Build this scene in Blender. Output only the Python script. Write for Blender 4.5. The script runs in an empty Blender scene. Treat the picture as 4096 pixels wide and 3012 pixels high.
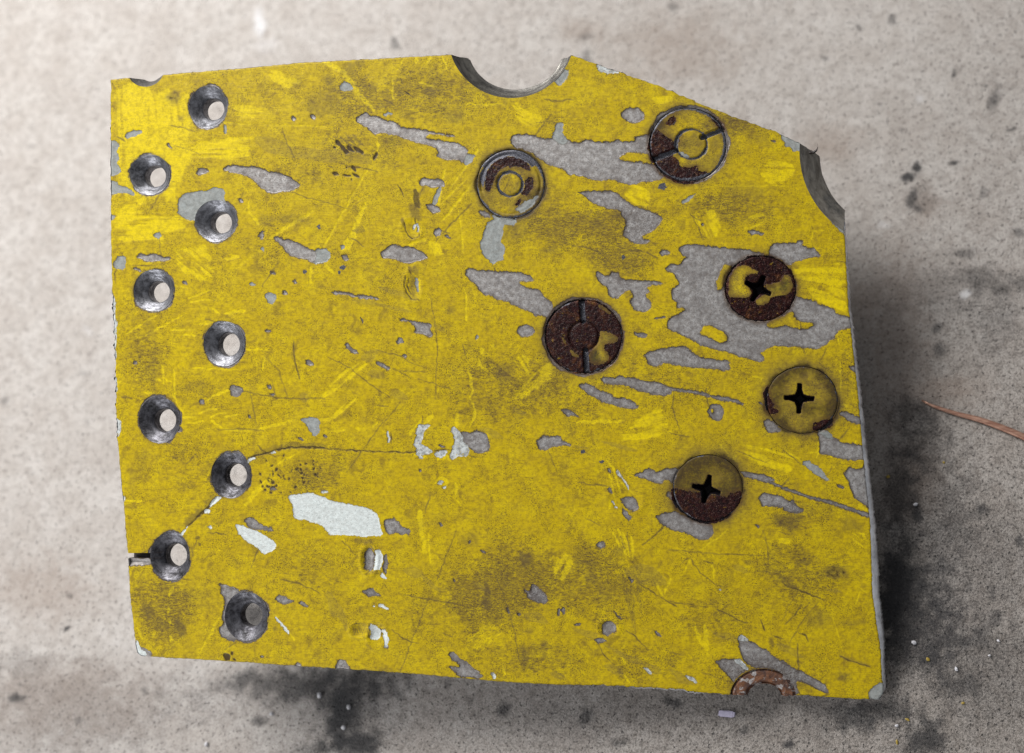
import bpy, math, random
import numpy as np
from mathutils import Matrix, Vector

# ------------------------------------------------------------------ space
# Plate space is measured in "u": 1 u = 0.06 mm.  x runs right, y runs down on the plate
# face, z up from the face.  The floor is world z = 0; the plate is propped at a tilt.
S = 6e-5
CX, CY, CZ = 3600.0, 1900.0, 4000.0          # camera stands over this point of the plate plane
FA, FB = -0.119, -0.197                      # tilt of the floor seen from the plate
FH = 66.0 - FA * 3535 - FB * 2760            # gap below the face: FH + FA x + FB y

def loc3(x, y, z=0.0):
    return Vector(((x - 2048) * S, (1506 - y) * S, z * S))

n_floor = Vector((FA, -FB, 1.0)).normalized()
# plane: z = -(FH+FA x+FB y)  ->  normal (FA, -FB, 1) with y up
p_floor = loc3(2048, 1506, -(FH + FA * 2048 + FB * 1506))
ROT = n_floor.rotation_difference(Vector((0, 0, 1))).to_matrix().to_4x4()
M = Matrix.Translation(-(ROT @ p_floor)) @ ROT
MN = np.array(M)

# ------------------------------------------------------------------ camera, light, exposure
sc = bpy.context.scene
col = sc.collection
cam_d = bpy.data.cameras.new('camera')
cam = bpy.data.objects.new('camera', cam_d)
col.objects.link(cam)
cam.matrix_world = M @ Matrix.Translation(loc3(CX, CY, CZ))
cam_d.sensor_width = 36.0
cam_d.lens = 36.0 * CZ / 4096.0
cam_d.shift_x = (2048 - CX) / 4096.0
cam_d.shift_y = (CY - 1506) / 4096.0
cam_d.clip_start = 0.005
cam_d.clip_end = 50
cam_d.dof.use_dof = True
cam_d.dof.focus_distance = CZ * S
cam_d.dof.aperture_fstop = 5.6
sc.camera = cam

world = bpy.data.worlds.new('World')
sc.world = world
world.use_nodes = True
bg = world.node_tree.nodes['Background']
bg.inputs[0].default_value = (0.93, 0.96, 1.0, 1)
bg.inputs[1].default_value = 0.29

def area(name, pos, target, size, power, colr):
    l = bpy.data.lights.new(name, 'AREA')
    l.shape = 'RECTANGLE'; l.size, l.size_y = size
    l.energy = power; l.color = colr
    o = bpy.data.objects.new(name, l); col.objects.link(o)
    o.location = pos
    o.rotation_euler = (Vector(target) - Vector(pos)).to_track_quat('-Z', 'Y').to_euler()
    return o
area('workshop_window_light', (-0.36, 0.40, 0.50), (-0.02, 0.02, 0.03), (0.42, 0.34), 8.2, (1.0, 0.985, 0.955))
area('workshop_door_light', (-0.38, -0.40, 0.27), (-0.02, 0.0, 0.03), (0.36, 0.22), 1.9, (0.97, 0.985, 1.0))

sc.view_settings.view_transform = 'Standard'
sc.view_settings.look = 'None'
sc.view_settings.exposure = 0.0
sc.view_settings.gamma = 1.0
sc.cycles.use_denoising = True
sc.cycles.max_bounces = 6

# ------------------------------------------------------------------ numpy helpers
rng = np.random.default_rng(7)
def vnoise(x, y, wl, seed, octaves=1):
    out = np.zeros(np.shape(x)); amp = 1.0; tot = 0
    for o in range(octaves):
        r = np.random.default_rng(seed + o).random((256, 256)) * 2 - 1
        u = np.asarray(x) / wl + 1000.37; v = np.asarray(y) / wl + 1000.73
        iu = np.floor(u).astype(int); iv = np.floor(v).astype(int)
        fu = u - iu; fv = v - iv
        fu = fu * fu * (3 - 2 * fu); fv = fv * fv * (3 - 2 * fv)
        a = r[iv & 255, iu & 255]; b = r[iv & 255, (iu + 1) & 255]
        c = r[(iv + 1) & 255, iu & 255]; d = r[(iv + 1) & 255, (iu + 1) & 255]
        out += amp * ((a * (1 - fu) + b * fu) * (1 - fv) + (c * (1 - fu) + d * fu) * fv)
        tot += amp; amp *= 0.5; wl *= 0.5
    return out / tot

def sstep(a, b, x):
    t = np.clip((x - a) / (b - a), 0, 1)
    return t * t * (3 - 2 * t)

def chaikin(p, n=1):
    p = np.asarray(p, float)
    for _ in range(n):
        q = np.roll(p, -1, axis=0)
        p = np.stack([p * .8 + q * .2, p * .2 + q * .8], 1).reshape(-1, 2)
    return p

def poly_sdf(X, Y, P):
    """positive inside"""
    P = np.asarray(P, float)
    d2 = np.full(X.shape, 1e18); ins = np.zeros(X.shape, bool)
    for (x1, y1), (x2, y2) in zip(P, np.roll(P, -1, axis=0)):
        ex, ey = x2 - x1, y2 - y1
        L = ex * ex + ey * ey + 1e-9
        t = np.clip(((X - x1) * ex + (Y - y1) * ey) / L, 0, 1)
        dx = X - x1 - t * ex; dy = Y - y1 - t * ey
        np.minimum(d2, dx * dx + dy * dy, out=d2)
        c = ((y1 > Y) != (y2 > Y))
        if c.any():
            ins ^= c & (X < (x2 - x1) * (Y - y1) / (y2 - y1 + 1e-12) + x1)
    d = np.sqrt(d2)
    return np.where(ins, d, -d)

def line_dist(X, Y, P):
    """distance to the polyline, position along it 0..1"""
    P = np.asarray(P, float)
    seg = np.hypot(*(P[1:] - P[:-1]).T); acc = np.concatenate([[0], np.cumsum(seg)])
    d2 = np.full(X.shape, 1e18); al = np.zeros(X.shape)
    for i in range(len(P) - 1):
        ex, ey = P[i + 1] - P[i]; L = ex * ex + ey * ey + 1e-9
        t = np.clip(((X - P[i, 0]) * ex + (Y - P[i, 1]) * ey) / L, 0, 1)
        q = (X - P[i, 0] - t * ex) ** 2 + (Y - P[i, 1] - t * ey) ** 2
        m = q < d2
        d2 = np.where(m, q, d2); al = np.where(m, (acc[i] + t * seg[i]) / acc[-1], al)
    return np.sqrt(d2), al

def ell(X, Y, e, grow=0.0):
    """positive inside the ellipse"""
    cx, cy, rx, ry = e; rx += grow; ry += grow
    return (1 - np.sqrt(((X - cx) / rx) ** 2 + ((Y - cy) / ry) ** 2)) * (rx + ry) / 2

# ------------------------------------------------------------------ plate survey
K = 900 / 2247.0
ORG = {'00': (400, 180), '10': (1200, 180), '20': (2000, 180), '30': (2700, 380),
       '01': (400, 800), '11': (1200, 800), '21': (2000, 800), '31': (2700, 980),
       '02': (400, 1400), '12': (1200, 1400), '22': (2000, 1400), '32': (2700, 1600),
       '03': (400, 2040), '13': (1200, 2040), '23': (2000, 2140), '33': (2700, 2200)}
def tile(t, pts):
    ox, oy = ORG[t]
    return np.array([(ox + x * K, oy + y * K) for x, y in pts])

OUT = [(442, 318), (514, 311), (644, 300), (1000, 270), (1200, 250), (1500, 235), (1805, 218), (2050, 214), (2286, 220),
       (2420, 268), (2657, 352), (2808, 418), (2916, 460), (3112, 530), (3199, 572), (3330, 630), (3368, 700),
       (3374, 800), (3377, 925), (3381, 980), (3388, 1110), (3395, 1236), (3414, 1410), (3433, 1581), (3445, 1725),
       (3457, 1856), (3470, 1985), (3481, 2097), (3485, 2200), (3489, 2364), (3505, 2480), (3525, 2620), (3529, 2721),
       (3534, 2750), (3528, 2780), (3513, 2799), (3470, 2797), (3381, 2793), (3317, 2789), (3201, 2782), (3050, 2780),
       (2916, 2779), (2812, 2771), (2721, 2757), (2561, 2749), (2400, 2741), (2240, 2739), (2000, 2727), (1681, 2697),
       (1400, 2677), (1200, 2665), (1001, 2651), (800, 2638), (606, 2627), (562, 2623), (549, 2612), (544, 2593), (532, 2490),
       (520, 2388), (512, 2240), (500, 2092), (492, 2001), (478, 1861), (468, 1740), (464, 1610), (460, 1480),
       (452, 1281), (448, 1140), (444, 1000), (442, 800), (442, 560)]
def densify(P, step=13):
    P = np.asarray(P, float); out = []
    for a, b in zip(P, np.roll(P, -1, axis=0)):
        L = np.hypot(*(b - a)); n = max(1, int(L / step))
        nx, ny = -(b - a)[1] / L, (b - a)[0] / L
        for k in range(n):
            q = a + (b - a) * k / n
            amp = 0.9
            if q[0] < 475 and 1120 < q[1] < 1760: amp = 2.2        # chewed left edge
            if q[1] > 2700 and q[0] > 2400: amp = 2.0
            if q[1] < 560 and q[0] > 2400: amp = 2.0
            j = rng.normal() * amp if k else 0
            out.append((q[0] + nx * j, q[1] + ny * j))
    return np.array(out)
OUTD = densify(OUT)

T = 60.0                                              # plate thickness
#        cx   cy    rx  ry   bore cx, cy, r
HOLES = [(832.6, 427.5, 77, 83), (598, 697, 79, 80), (864, 884, 82, 81), (613.5, 1162.5, 80, 83), (895, 1374, 81, 88),
         (637.5, 1679.6, 81, 93), (923, 1900.7, 78, 92), (681.6, 2223.4, 78, 96), (985.6, 2464.6, 84, 97)]
NOTCH = [((581, 270, 77, 77), (581, 270, 44, 44)), ((2045, 138, 254, 254), (2045, 138, 205, 205)), ((3575, 604, 377, 377), (3575, 604, 300, 300))]
SCREWS = [(2042, 735, 137, 137), (2752, 577, 153, 146), (2334, 1345, 153, 146), (3042, 1153, 141, 130), (3208, 1600, 143, 134), (2831, 1953, 140, 134)]
BUSH_O = (3052, 2786, 130, 110); BUSH_I = (3056, 2792, 70, 58)
SLIT = [(420, 2213), (640, 2211), (640, 2233), (420, 2231)]

def bore(h):
    return (h[0] + 1.0, h[1] - 1.0, 43 if h[3] < 85 else 44, 43 if h[3] < 85 else 47)

C = {k: [] for k in 'metal prim white torn rust steel yel fresh ghost'.split()}
def add(kind, t, *polys):
    for p in polys: C[kind].append(chaikin(tile(t, p)))
def disc(kind, t, x, y, r, ry=None, seed=0):
    a = np.linspace(0, 2 * math.pi, 13)[:-1]; rr = np.random.default_rng(int(x * 7 + y)).uniform(.82, 1.15, 12)
    add(kind, t, [(x + r * k * math.cos(q), y + (ry or r) * k * math.sin(q)) for q, k in zip(a, rr)])

# --- bare metal and primer showing through the paint
add('prim', '00', [(240,900),(300,862),(420,850),(415,885),(330,925),(255,938)],
    [(80,945),(150,960),(200,1000),(165,1060),(190,1120),(165,1180),(215,1245),(190,1290),(80,1310)],
    [(80,1350),(170,1360),(200,1410),(270,1420),(310,1440),(350,1500),(300,1490),(230,1470),(80,1510)],
    [(770,1660),(765,1670),(830,1720),(880,1755),(960,1755),(1050,1700),(1300,1640),(1240,1540),(1250,1440),(1150,1420),(1060,1450),(960,1460),(850,1480),(790,1530)],
    [(1225,810),(1250,795),(1268,830),(1262,890),(1235,880)])
add('metal', '00', [(655,980),(690,985),(720,1040),(680,1030)], [(955,1265),(985,1225),(1030,1215),(1100,1260),(1050,1285),(1000,1300),(965,1295)],
    [(1215,1250),(1300,1190),(1470,1215),(1600,1225),(1700,1270),(1830,1285),(1920,1340),(2010,1385),(1960,1445),(1850,1460),(1740,1485),(1640,1460),(1560,1380),(1480,1320),(1400,1285),(1300,1275)])
disc('metal', '00', 1410, 1555, 26, 14); disc('metal', '00', 1935, 735, 22); disc('metal', '00', 2120, 715, 26)
add('ghost', '00', [(1535,930),(1600,910),(1880,970),(1840,1010),(2040,1030),(2247,1050),(2420,1050),(2560,1060),(2700,1140),(2720,1190),(2500,1170),(2247,1170),(2090,1140),(1840,1110),(1680,1070),(1560,990)])
add('prim', '10', [(390,425),(425,362),(510,380),(540,440),(470,460),(400,450)], [(1390,1400),(1420,1420),(1370,1560),(1360,1600),(1310,1580),(1340,1500)],
    [(1660,1085),(1745,1095),(1740,1130),(1660,1210),(1630,1170)], [(825,690),(870,665),(920,680),(900,705),(850,705)])
add('metal', '10', [(550,730),(610,680),(660,660),(700,705),(770,705),(850,750),(940,755),(1000,820),(1100,830),(1200,830),(1300,860),(1430,880),(1550,905),(1540,922),(1400,895),(1290,885),(1260,920),(1290,945),(1370,945),(1450,965),(1560,975),(1650,1010),(1680,1050),(1660,1085),(1720,1095),(1700,1130),(1660,1190),(1630,1170),(1580,1150),(1480,1150),(1400,1135),(1355,1110),(1390,1070),(1350,1025),(1270,1000),(1200,985),(1100,955),(990,920),(880,885),(800,885),(740,895),(690,850),(620,795),(560,770)],
    [(1175,1370),(1210,1325),(1300,1335),(1400,1340),(1440,1360),(1450,1410),(1380,1415),(1320,1425),(1260,1405),(1200,1400)],
    [(1255,1590),(1330,1575),(1400,1640),(1390,1680),(1330,1680),(1280,1640)])
add('prim', '20', [(640,240),(690,245),(680,320),(650,360),(600,410),(545,370),(520,335),(590,270)], [(560,780),(600,765),(635,775),(630,900),(680,960),(660,985),(600,1000),(520,935),(540,880)],
    [(1790,1570),(1900,1500),(1970,1480),(1900,1550),(1830,1580)])
add('torn', '20', [(960,180),(1040,205),(1110,235),(1190,270),(1140,290),(1090,280),(1070,295),(1040,265),(990,270),(975,235)])
add('metal', '20', [(1195,700),(1240,640),(1290,615),(1330,630),(1390,620),(1410,660),(1440,700),(1430,735),(1380,770),(1330,785),(1260,760)],
    [(95,950),(120,900),(200,885),(290,895),(400,930),(520,935),(620,900),(680,960),(800,975),(850,940),(910,950),(950,970),(1060,960),(1090,965),(1180,945),(1250,970),(1350,960),(1350,915),(1420,900),(1560,880),(1540,1000),(1560,1100),(1470,1095),(1330,1070),(1240,1090),(1185,1130),(1250,1160),(1350,1160),(1480,1185),(1540,1190),(1580,1270),(1640,1330),(1540,1360),(1420,1360),(1340,1405),(1260,1390),(1190,1360),(1070,1340),(1000,1360),(900,1345),(850,1310),(720,1300),(660,1280),(640,1245),(520,1220),(440,1170),(370,1120),(330,1080),(240,1050),(150,1025)])
disc('steel', '20', 1620, 1415, 48, 34)
add('metal', '21', [(780,-83),(960,-88),(1110,-88),(1190,-60),(1240,0),(1350,70),(1480,95),(1540,130),(1600,155),(1625,190),(1590,240),(1540,300),(1470,330),(1410,370),(1440,395),(1490,395),(1490,425),(1440,445),(1380,440),(1330,440),(1290,405),(1225,355),(1230,300),(1260,260),(1250,200),(1215,150),(1205,100),(1100,95),(1000,55),(900,15),(840,-40)],
    [(-352,740),(-327,690),(-277,680),(-200,705),(0,705),(100,720),(190,725),(260,755),(310,765),(340,810),(290,815),(200,815),(195,840),(250,875),(330,885),(390,900),(430,950),(480,1000),(530,1030),(530,1080),(510,1130),(470,1180),(400,1150),(350,1150),(280,1110),(220,1080),(150,1060),(90,1030),(30,1000),(-40,990),(-90,950),(-160,945),(-240,860),(-300,800)],
    [(950,740),(970,710),(1000,725),(1050,755),(1090,750),(1105,720),(1150,715),(1190,725),(1190,775),(1260,795),(1400,800),(1540,810),(1640,825),(1590,850),(1490,850),(1460,870),(1495,910),(1440,940),(1470,980),(1520,1020),(1510,1080),(1440,1115),(1350,1100),(1300,1050),(1310,990),(1330,950),(1300,900),(1250,905),(1230,950),(1170,990),(1110,975),(1075,930),(1070,870),(1010,840)],
    [(1575,540),(1630,490),(1690,505),(1700,540),(1640,560)], [(1340,1320),(1400,1325),(1480,1345),(1460,1370),(1380,1370),(1345,1345)],
    [(165,1300),(210,1240),(270,1240),(335,1270),(345,1320),(300,1360),(240,1372),(190,1345)], [(1530,1180),(1600,1160),(1670,1170),(1620,1180),(1550,1190)])
disc('steel', '21', 1230, 575, 22, 28)
add('prim', '30', [(1030,375),(1130,420),(1260,470),(1250,560),(1180,560),(1150,520),(1100,510),(1090,460)], [(1560,1250),(1690,1330),(1710,1410),(1640,1350),(1580,1290)])
add('metal', '30', [(720,1355),(780,1345),(890,1370),(880,1390),(820,1390),(770,1395),(735,1380)], [(950,455),(990,455),(1000,470),(965,470)], [(255,1290),(275,1290),(280,1310),(262,1310)])
add('metal', '31', [(940,75),(950,20),(990,-25),(1080,-20),(1210,-20),(1245,-45),(1285,-40),(1270,10),(1340,40),(1400,15),(1410,60),(1465,120),(1330,135),(1200,160),(1150,210),(1060,180),(1080,150),(980,125),(945,100)],
    [(40,30),(80,0),(200,-10),(350,10),(500,30),(650,40),(750,40),(770,70),(850,75),(900,105),(960,110),(1000,200),(1170,330),(1225,380),(1190,470),(1215,520),(1300,545),(1410,550),(1420,590),(1540,615),(1580,640),(1620,690),(1740,720),(1790,730),(1800,825),(1650,835),(1610,880),(1590,930),(1545,945),(1530,990),(1440,1040),(1300,1030),(1180,1005),(1130,1015),(1050,1000),(990,1005),(940,1030),(880,1060),(840,1085),(890,1120),(885,1160),(830,1165),(740,1135),(620,1115),(570,1080),(450,1055),(330,1025),(250,1010),(200,970),(120,925),(60,900),(0,870),(-78,841),(-88,791),(-68,741),(2,701),(92,661),(82,621),(32,641),(12,611),(22,571),(-28,541),(-38,471),(-18,431),(42,391),(22,341),(-8,291),(-58,266),(-108,251),(-58,201),(12,191),(62,191),(72,151),(132,111),(92,111),(52,71)],
    [(835,1575),(860,1575),(880,1600),(850,1600)], [(1735,1210),(1780,1200),(1820,1230),(1820,1280),(1760,1260)])
add('yel', '31', [(410,370),(450,270),(480,195),(575,200),(540,270),(500,330),(470,430),(430,460),(415,410)],
    [(255,880),(290,800),(360,800),(430,850),(500,880),(530,920),(515,975),(440,975),(350,930),(270,900)],
    [(915,790),(970,750),(1060,720),(1120,680),(1175,650),(1190,720),(1230,760),(1290,775),(1380,780),(1370,810),(1310,845),(1230,835),(1150,810),(1080,805),(1010,830),(930,825)])
add('metal', '22', [(1425,52),(1520,12),(1650,-18),(1760,-38),(1830,-43),(1880,-18),(1920,22),(1960,62),(2050,82),(2150,92),(2300,110),(2293,201),(2228,201),(2128,191),(1950,172),(1900,172),(1750,150),(1640,122),(1600,160),(1550,175),(1490,150),(1460,90)],
    [(1000,285),(1040,262),(1140,280),(1170,250),(1260,270),(1380,290),(1480,315),(1560,320),(1640,345),(1700,370),(1830,385),(1950,410),(2050,430),(2130,455),(2247,460),(2340,485),(2438,535),(2430,552),(2308,515),(2240,510),(2150,485),(2050,460),(1950,440),(1830,420),(1720,400),(1700,435),(1640,455),(1520,440),(1400,420),(1330,385),(1250,350),(1150,345),(1100,340),(1040,325)],
    [(780,350),(850,335),(940,355),(980,400),(1050,420),(1120,445),(1160,480),(1230,470),(1290,490),(1350,530),(1385,570),(1370,590),(1280,585),(1180,570),(1100,540),(1000,515),(900,450),(820,400)],
    [(600,590),(680,595),(740,630),(795,670),(740,660),(680,655),(640,635)],
    [(360,895),(400,890),(430,845),(480,865),(560,860),(605,855),(610,905),(660,920),(715,945),(695,970),(650,950),(560,960),(510,965),(470,995),(390,998),(375,950)],
    [(1335,1245),(1390,1225),(1430,1210),(1470,1180),(1530,1190),(1570,1230),(1620,1190),(1700,1180),(1780,1180),(1760,1260),(1740,1330),(1660,1290),(1620,1330),(1560,1330),(1480,1300),(1400,1270)],
    [(1650,1450),(1680,1410),(1730,1420),(1800,1530),(1720,1510)],
    [(1060,1190),(1090,1180),(1110,1230),(1090,1230)], [(1080,1380),(1105,1375),(1130,1440),(1095,1430)])
add('torn', '22', [(1150,1200),(1180,1190),(1230,1270),(1280,1360),(1275,1395),(1250,1340),(1200,1270)], [(1100,1490),(1130,1510),(1170,1580),(1140,1570)])
add('metal', '22', [(1190,1490),(1240,1470),(1290,1455),(1360,1480),(1370,1530),(1395,1570),(1350,1615),(1290,1590),(1240,1560)], [(1220,1580),(1270,1600),(1320,1680),(1280,1700),(1230,1648)])
add('ghost', '22', [(980,905),(1120,920),(1250,960),(1380,1010),(1300,1010),(1150,960)], [(120,570),(180,585),(260,630),(250,650),(180,630)], [(700,945),(880,975),(900,985),(800,980)])
disc('steel', '22', 825, 1020, 26, 18); disc('steel', '22', 1015, 1120, 26, 12)
add('metal', '32', [(320,110),(350,50),(390,35),(460,60),(490,110),(480,180),(440,215),(380,200),(330,150)],
    [(-200,1170),(-140,1125),(-60,1120),(0,1100),(90,1150),(200,1200),(330,1210),(385,1260),(385,1330),(320,1405),(230,1390),(150,1350),(60,1315),(-60,1290),(-140,1230)],
    [(640,720),(700,710),(760,730),(850,740),(950,765),(1010,790),(980,820),(900,825),(800,790),(700,765)],
    [(930,810),(1080,855),(1200,905),(1320,955),(1450,975),(1600,1022),(1750,1072),(1960,1145),(1960,1185),(1750,1110),(1600,1058),(1450,1007),(1320,985),(1200,937),(1080,886),(930,832)],
    [(840,970),(890,925),(960,940),(1050,960),(1100,985),(1130,1010),(1180,1000),(1210,1040),(1250,1080),(1285,1090),(1270,1125),(1200,1140),(1120,1120),(1050,1070),(980,1060),(910,1055),(880,1060),(845,1020)],
    [(1680,730),(1720,690),(1745,655),(1790,690),(1860,690),(1890,640),(1960,700),(1970,1100),(1890,1050),(1800,990),(1760,920),(1740,840)],
    [(1440,300),(1480,295),(1560,340),(1610,400),(1680,430),(1780,430),(1920,465),(1920,600),(1800,600),(1700,600),(1600,570),(1500,545),(1435,530),(1450,440),(1420,360)],
    [(1620,130),(1680,110),(1760,140),(1860,190),(1880,240),(1780,235),(1700,190)], [(885,210),(940,190),(1000,230),(1080,310),(940,325),(905,280)],
    [(795,1250),(820,1245),(842,1270),(830,1288)], [(1620,840),(1690,870),(1680,888),(1640,870)])
add('prim', '32', [(1260,620),(1330,600),(1365,640),(1430,660),(1480,720),(1540,790),(1550,815),(1500,800),(1400,740),(1330,690)], [(1430,300),(1480,290),(1560,335),(1600,395),(1500,380),(1440,340)])
add('yel', '32', [(355,100),(375,85),(385,125),(370,145),(357,130)])
add('metal', '01', [(1725,380),(1760,360),(1830,390),(1900,400),(2000,440),(2100,490),(2140,515),(2170,490),(2247,485),(2290,520),(2300,590),(2250,620),(2140,640),(2100,605),(2000,590),(1920,560),(1840,510),(1820,450),(1750,410)],
    [(360,570),(400,530),(450,545),(560,530),(600,560),(720,580),(700,610),(600,610),(500,620),(420,600)], [(320,690),(340,670),(400,685),(410,710),(350,700)], [(820,815),(860,810),(880,840),(840,840)],
    [(1580,340),(1640,300),(1630,390),(1590,385)], [(1700,720),(1740,710),(1750,740),(1710,745)], [(1910,805),(1950,800),(1975,830),(1940,835)], [(1815,900),(1860,905),(1880,940),(1840,945)], [(1640,1300),(1680,1290),(1700,1310),(1670,1330)])
add('prim', '01', [(2150,495),(2247,485),(2300,520),(2300,590),(2247,630),(2120,645),(2150,570)], [(1640,960),(1710,910),(1775,970),(1720,1045),(1680,1030)], [(130,620),(220,540),(265,600),(240,700),(140,680)],
    [(530,360),(570,315),(620,345),(580,390)], [(90,130),(160,165),(130,205),(90,200)], [(1475,840),(1520,820),(1560,845),(1520,862)], [(1600,480),(1635,465),(1640,520),(1615,510)])
add('torn', '01', [(60,890),(120,900),(140,960),(155,1040),(150,1120),(165,1220),(160,1300),(170,1400),(150,1480),(160,1560),(140,1660),(150,1740),(160,1800),(100,1820),(60,1700)])
add('torn', '02', [(100,680),(200,690),(215,730),(200,800),(185,870),(100,860)], [(100,1450),(240,1455),(245,1490),(235,1520),(100,1500)], [(130,290),(170,300),(175,420),(140,420)])
add('metal', '11', [(800,530),(850,490),(900,450),(940,440),(1000,465),(1060,460),(1140,480),(1200,505),(1260,550),(1275,580),(1220,600),(1150,620),(1080,640),(1010,620),(950,595),(880,585),(820,585)],
    [(1780,120),(1830,90),(1890,140),(1900,185),(1830,170)],
    [(315,920),(350,908),(450,920),(560,940),(680,950),(780,970),(800,990),(760,1000),(740,985),(715,998),(690,980),(660,995),(630,975),(600,985),(560,965),(450,950),(340,938)],
    [(1060,1200),(1150,1210),(1240,1220),(1310,1240),(1300,1300),(1330,1340),(1310,1370),(1250,1350),(1200,1330),(1140,1330),(1130,1310),(1160,1290),(1120,1250),(1090,1220)], [(990,1190),(1060,1185),(1080,1212),(1000,1207)],
    [(955,1420),(980,1370),(1025,1380),(1035,1430),(990,1445)], [(450,1440),(480,1425),(500,1460),(550,1500),(590,1535),(540,1540),(490,1500),(460,1480)], [(1010,1560),(1050,1540),(1075,1555),(1050,1578)],
    [(45,1605),(80,1595),(120,1620),(150,1660),(100,1655),(60,1640)], [(745,1605),(800,1615),(880,1660),(915,1685),(870,1700),(790,1660)],
    [(1325,330),(1350,290),(1390,265),(1415,310),(1400,360),(1350,370)], [(1440,345),(1480,350),(1510,382),(1460,375)], [(400,550),(460,545),(500,590),(440,610)], [(600,1165),(640,1215),(630,1230),(600,1190)])
disc('steel', '11', 425, 675, 34, 26); disc('steel', '11', 398, 725, 18); disc('steel', '11', 45, 715, 20); disc('steel', '11', 185, 268, 22)
add('prim', '11', [(1850,240),(1920,200),(1960,180),(2060,190),(2040,260),(2010,380),(2005,430),(2045,460),(2035,560),(2030,600),(1960,615),(1930,650),(1880,600),(1820,550),(1800,480),(1790,440),(1830,380)],
    [(1900,140),(2000,170),(2150,180),(2160,230),(2120,252),(2040,240),(1950,215)], [(1755,1370),(1770,1345),(1785,1370),(1775,1400),(1755,1400)], [(400,460),(440,450),(450,490),(410,500)])
disc('metal', '02', 1352, 400, 70, 62); disc('metal', '02', 1690, 365, 28, 22); disc('metal', '02', 1720, 445, 24, 14); disc('metal', '02', 1015, 520, 32, 26); disc('metal', '02', 355, 130, 23, 20); disc('metal', '02', 1495, 665, 16)
add('metal', '02', [(770,790),(800,760),(830,810),(800,825),(770,815)], [(1690,1385),(1730,1375),(1770,1395),(1720,1410)], [(1970,875),(2010,875),(2035,895),(1990,895)])
add('prim', '12', [(-10,695),(60,680),(120,665),(180,690),(200,710),(185,760),(200,820),(170,860),(130,860),(110,830),(80,800),(60,730)])
add('metal', '12', [(225,850),(260,850),(275,870),(245,880)], [(1010,60),(1045,40),(1075,55),(1045,80)],
    [(1600,820),(1640,810),(1700,830),(1740,810),(1790,805),(1850,830),(1880,880),(1900,950),(1880,1010),(1800,1030),(1740,1015),(1690,980),(1640,940),(1610,880)],
    [(1365,960),(1400,950),(1460,965),(1420,978)], [(1180,1190),(1210,1180),(1215,1210),(1190,1215)])
add('torn', '12', [(1180,740),(1240,740),(1300,745),(1290,775),(1240,810),(1230,880),(1210,930),(1260,955),(1300,990),(1320,1010),(1290,1040),(1200,1050),(1230,1080),(1190,1085),(1160,1030),(1165,990),(1140,960),(1140,910),(1160,850),(1165,780)],
    [(1330,1030),(1400,1010),(1480,1010),(1430,1070),(1380,1080),(1345,1060)],
    [(1500,790),(1530,760),(1570,800),(1600,820),(1640,930),(1690,980),(1690,1040),(1640,1075),(1580,1060),(1520,1085),(1490,1060),(1510,1000),(1540,950),(1545,890)],
    [(865,820),(885,800),(895,860),(895,930),(875,930)], [(1370,1330),(1410,1290),(1430,1320),(1400,1340)], [(1420,1365),(1460,1360),(1455,1380),(1430,1382)], [(205,1410),(270,1400),(280,1430),(230,1440)])
add('white', '03', [(1350,150),(1400,145),(1470,180),(1560,205),(1650,260),(1740,310),(1770,350),(1720,410),(1620,440),(1570,380),(1480,320),(1390,250),(1360,200)],
    [(880,155),(860,200),(820,265),(785,245)], [(1055,-10),(1105,0),(1090,40),(1040,30)], [(1070,165),(1120,150),(1115,185),(1090,190)], [(1730,1050),(1760,1070),(1900,1230),(1880,1240),(1780,1130)])
add('torn', '02', [(1160,1460),(1225,1470),(1130,1545),(1090,1585),(1100,1530)], [(1470,1080),(1550,1060),(1560,1085),(1500,1110),(1480,1130)], [(1700,1020),(1750,1010),(1760,1030),(1710,1035)])
add('metal', '03', [(1440,110),(1470,75),(1540,85),(1600,140),(1680,175),(1710,165),(1730,215),(1650,210),(1560,195),(1500,175),(1450,140)],
    [(1745,890),(1780,850),(1840,850),(1870,890),(1930,910),(1900,940),(1800,935)], [(1970,930),(2020,910),(2090,965),(2040,965)],
    [(1180,740),(1230,735),(1300,770),(1360,780),(1400,850),(1330,900),(1300,960),(1300,1040),(1310,1130),(1330,1200),(1380,1260),(1440,1290),(1300,1310),(1220,1270),(1185,1220),(1200,1170),(1240,1140),(1215,1070),(1230,1000),(1250,880),(1210,840),(1200,780)],
    [(1640,1150),(1685,1100),(1665,1200),(1620,1255),(1570,1255)], [(350,1290),(400,1370),(440,1370),(490,1400),(520,1440),(480,1490),(400,1490),(345,1390)],
    [(240,478),(520,482),(510,545),(400,555),(250,562)], [(1925,1560),(1950,1530),(2000,1530),(2010,1600),(1930,1600)], [(1590,1465),(1610,1450),(1635,1465),(1610,1485)])
add('white', '13', [(-117,-158),(-7,-158),(100,-178),(200,-148),(280,-98),(400,-68),(550,-48),(650,-28),(740,12),(780,50),(790,120),(810,200),(830,240),(800,270),(680,265),(500,258),(310,255),(270,220),(230,170),(150,125),(70,105),(0,95),(-60,70),(-80,20),(-75,-40),(-110,-110)],
    [(750,395),(800,405),(830,450),(825,520),(800,610),(770,600),(720,610),(735,520),(750,450)], [(810,640),(830,620),(875,695),(810,670)], [(790,940),(840,950),(885,995),(850,995),(800,970)], [(720,950),(750,945),(745,965)],
    [(695,1130),(760,1165),(800,1190),(800,1280),(750,1310),(700,1290),(710,1240),(690,1180)], [(810,1190),(860,1200),(890,1290),(880,1360),(840,1380),(850,1300),(820,1240)], [(1925,1648),(1945,1640),(1960,1670),(1940,1690),(1920,1680)])
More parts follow.
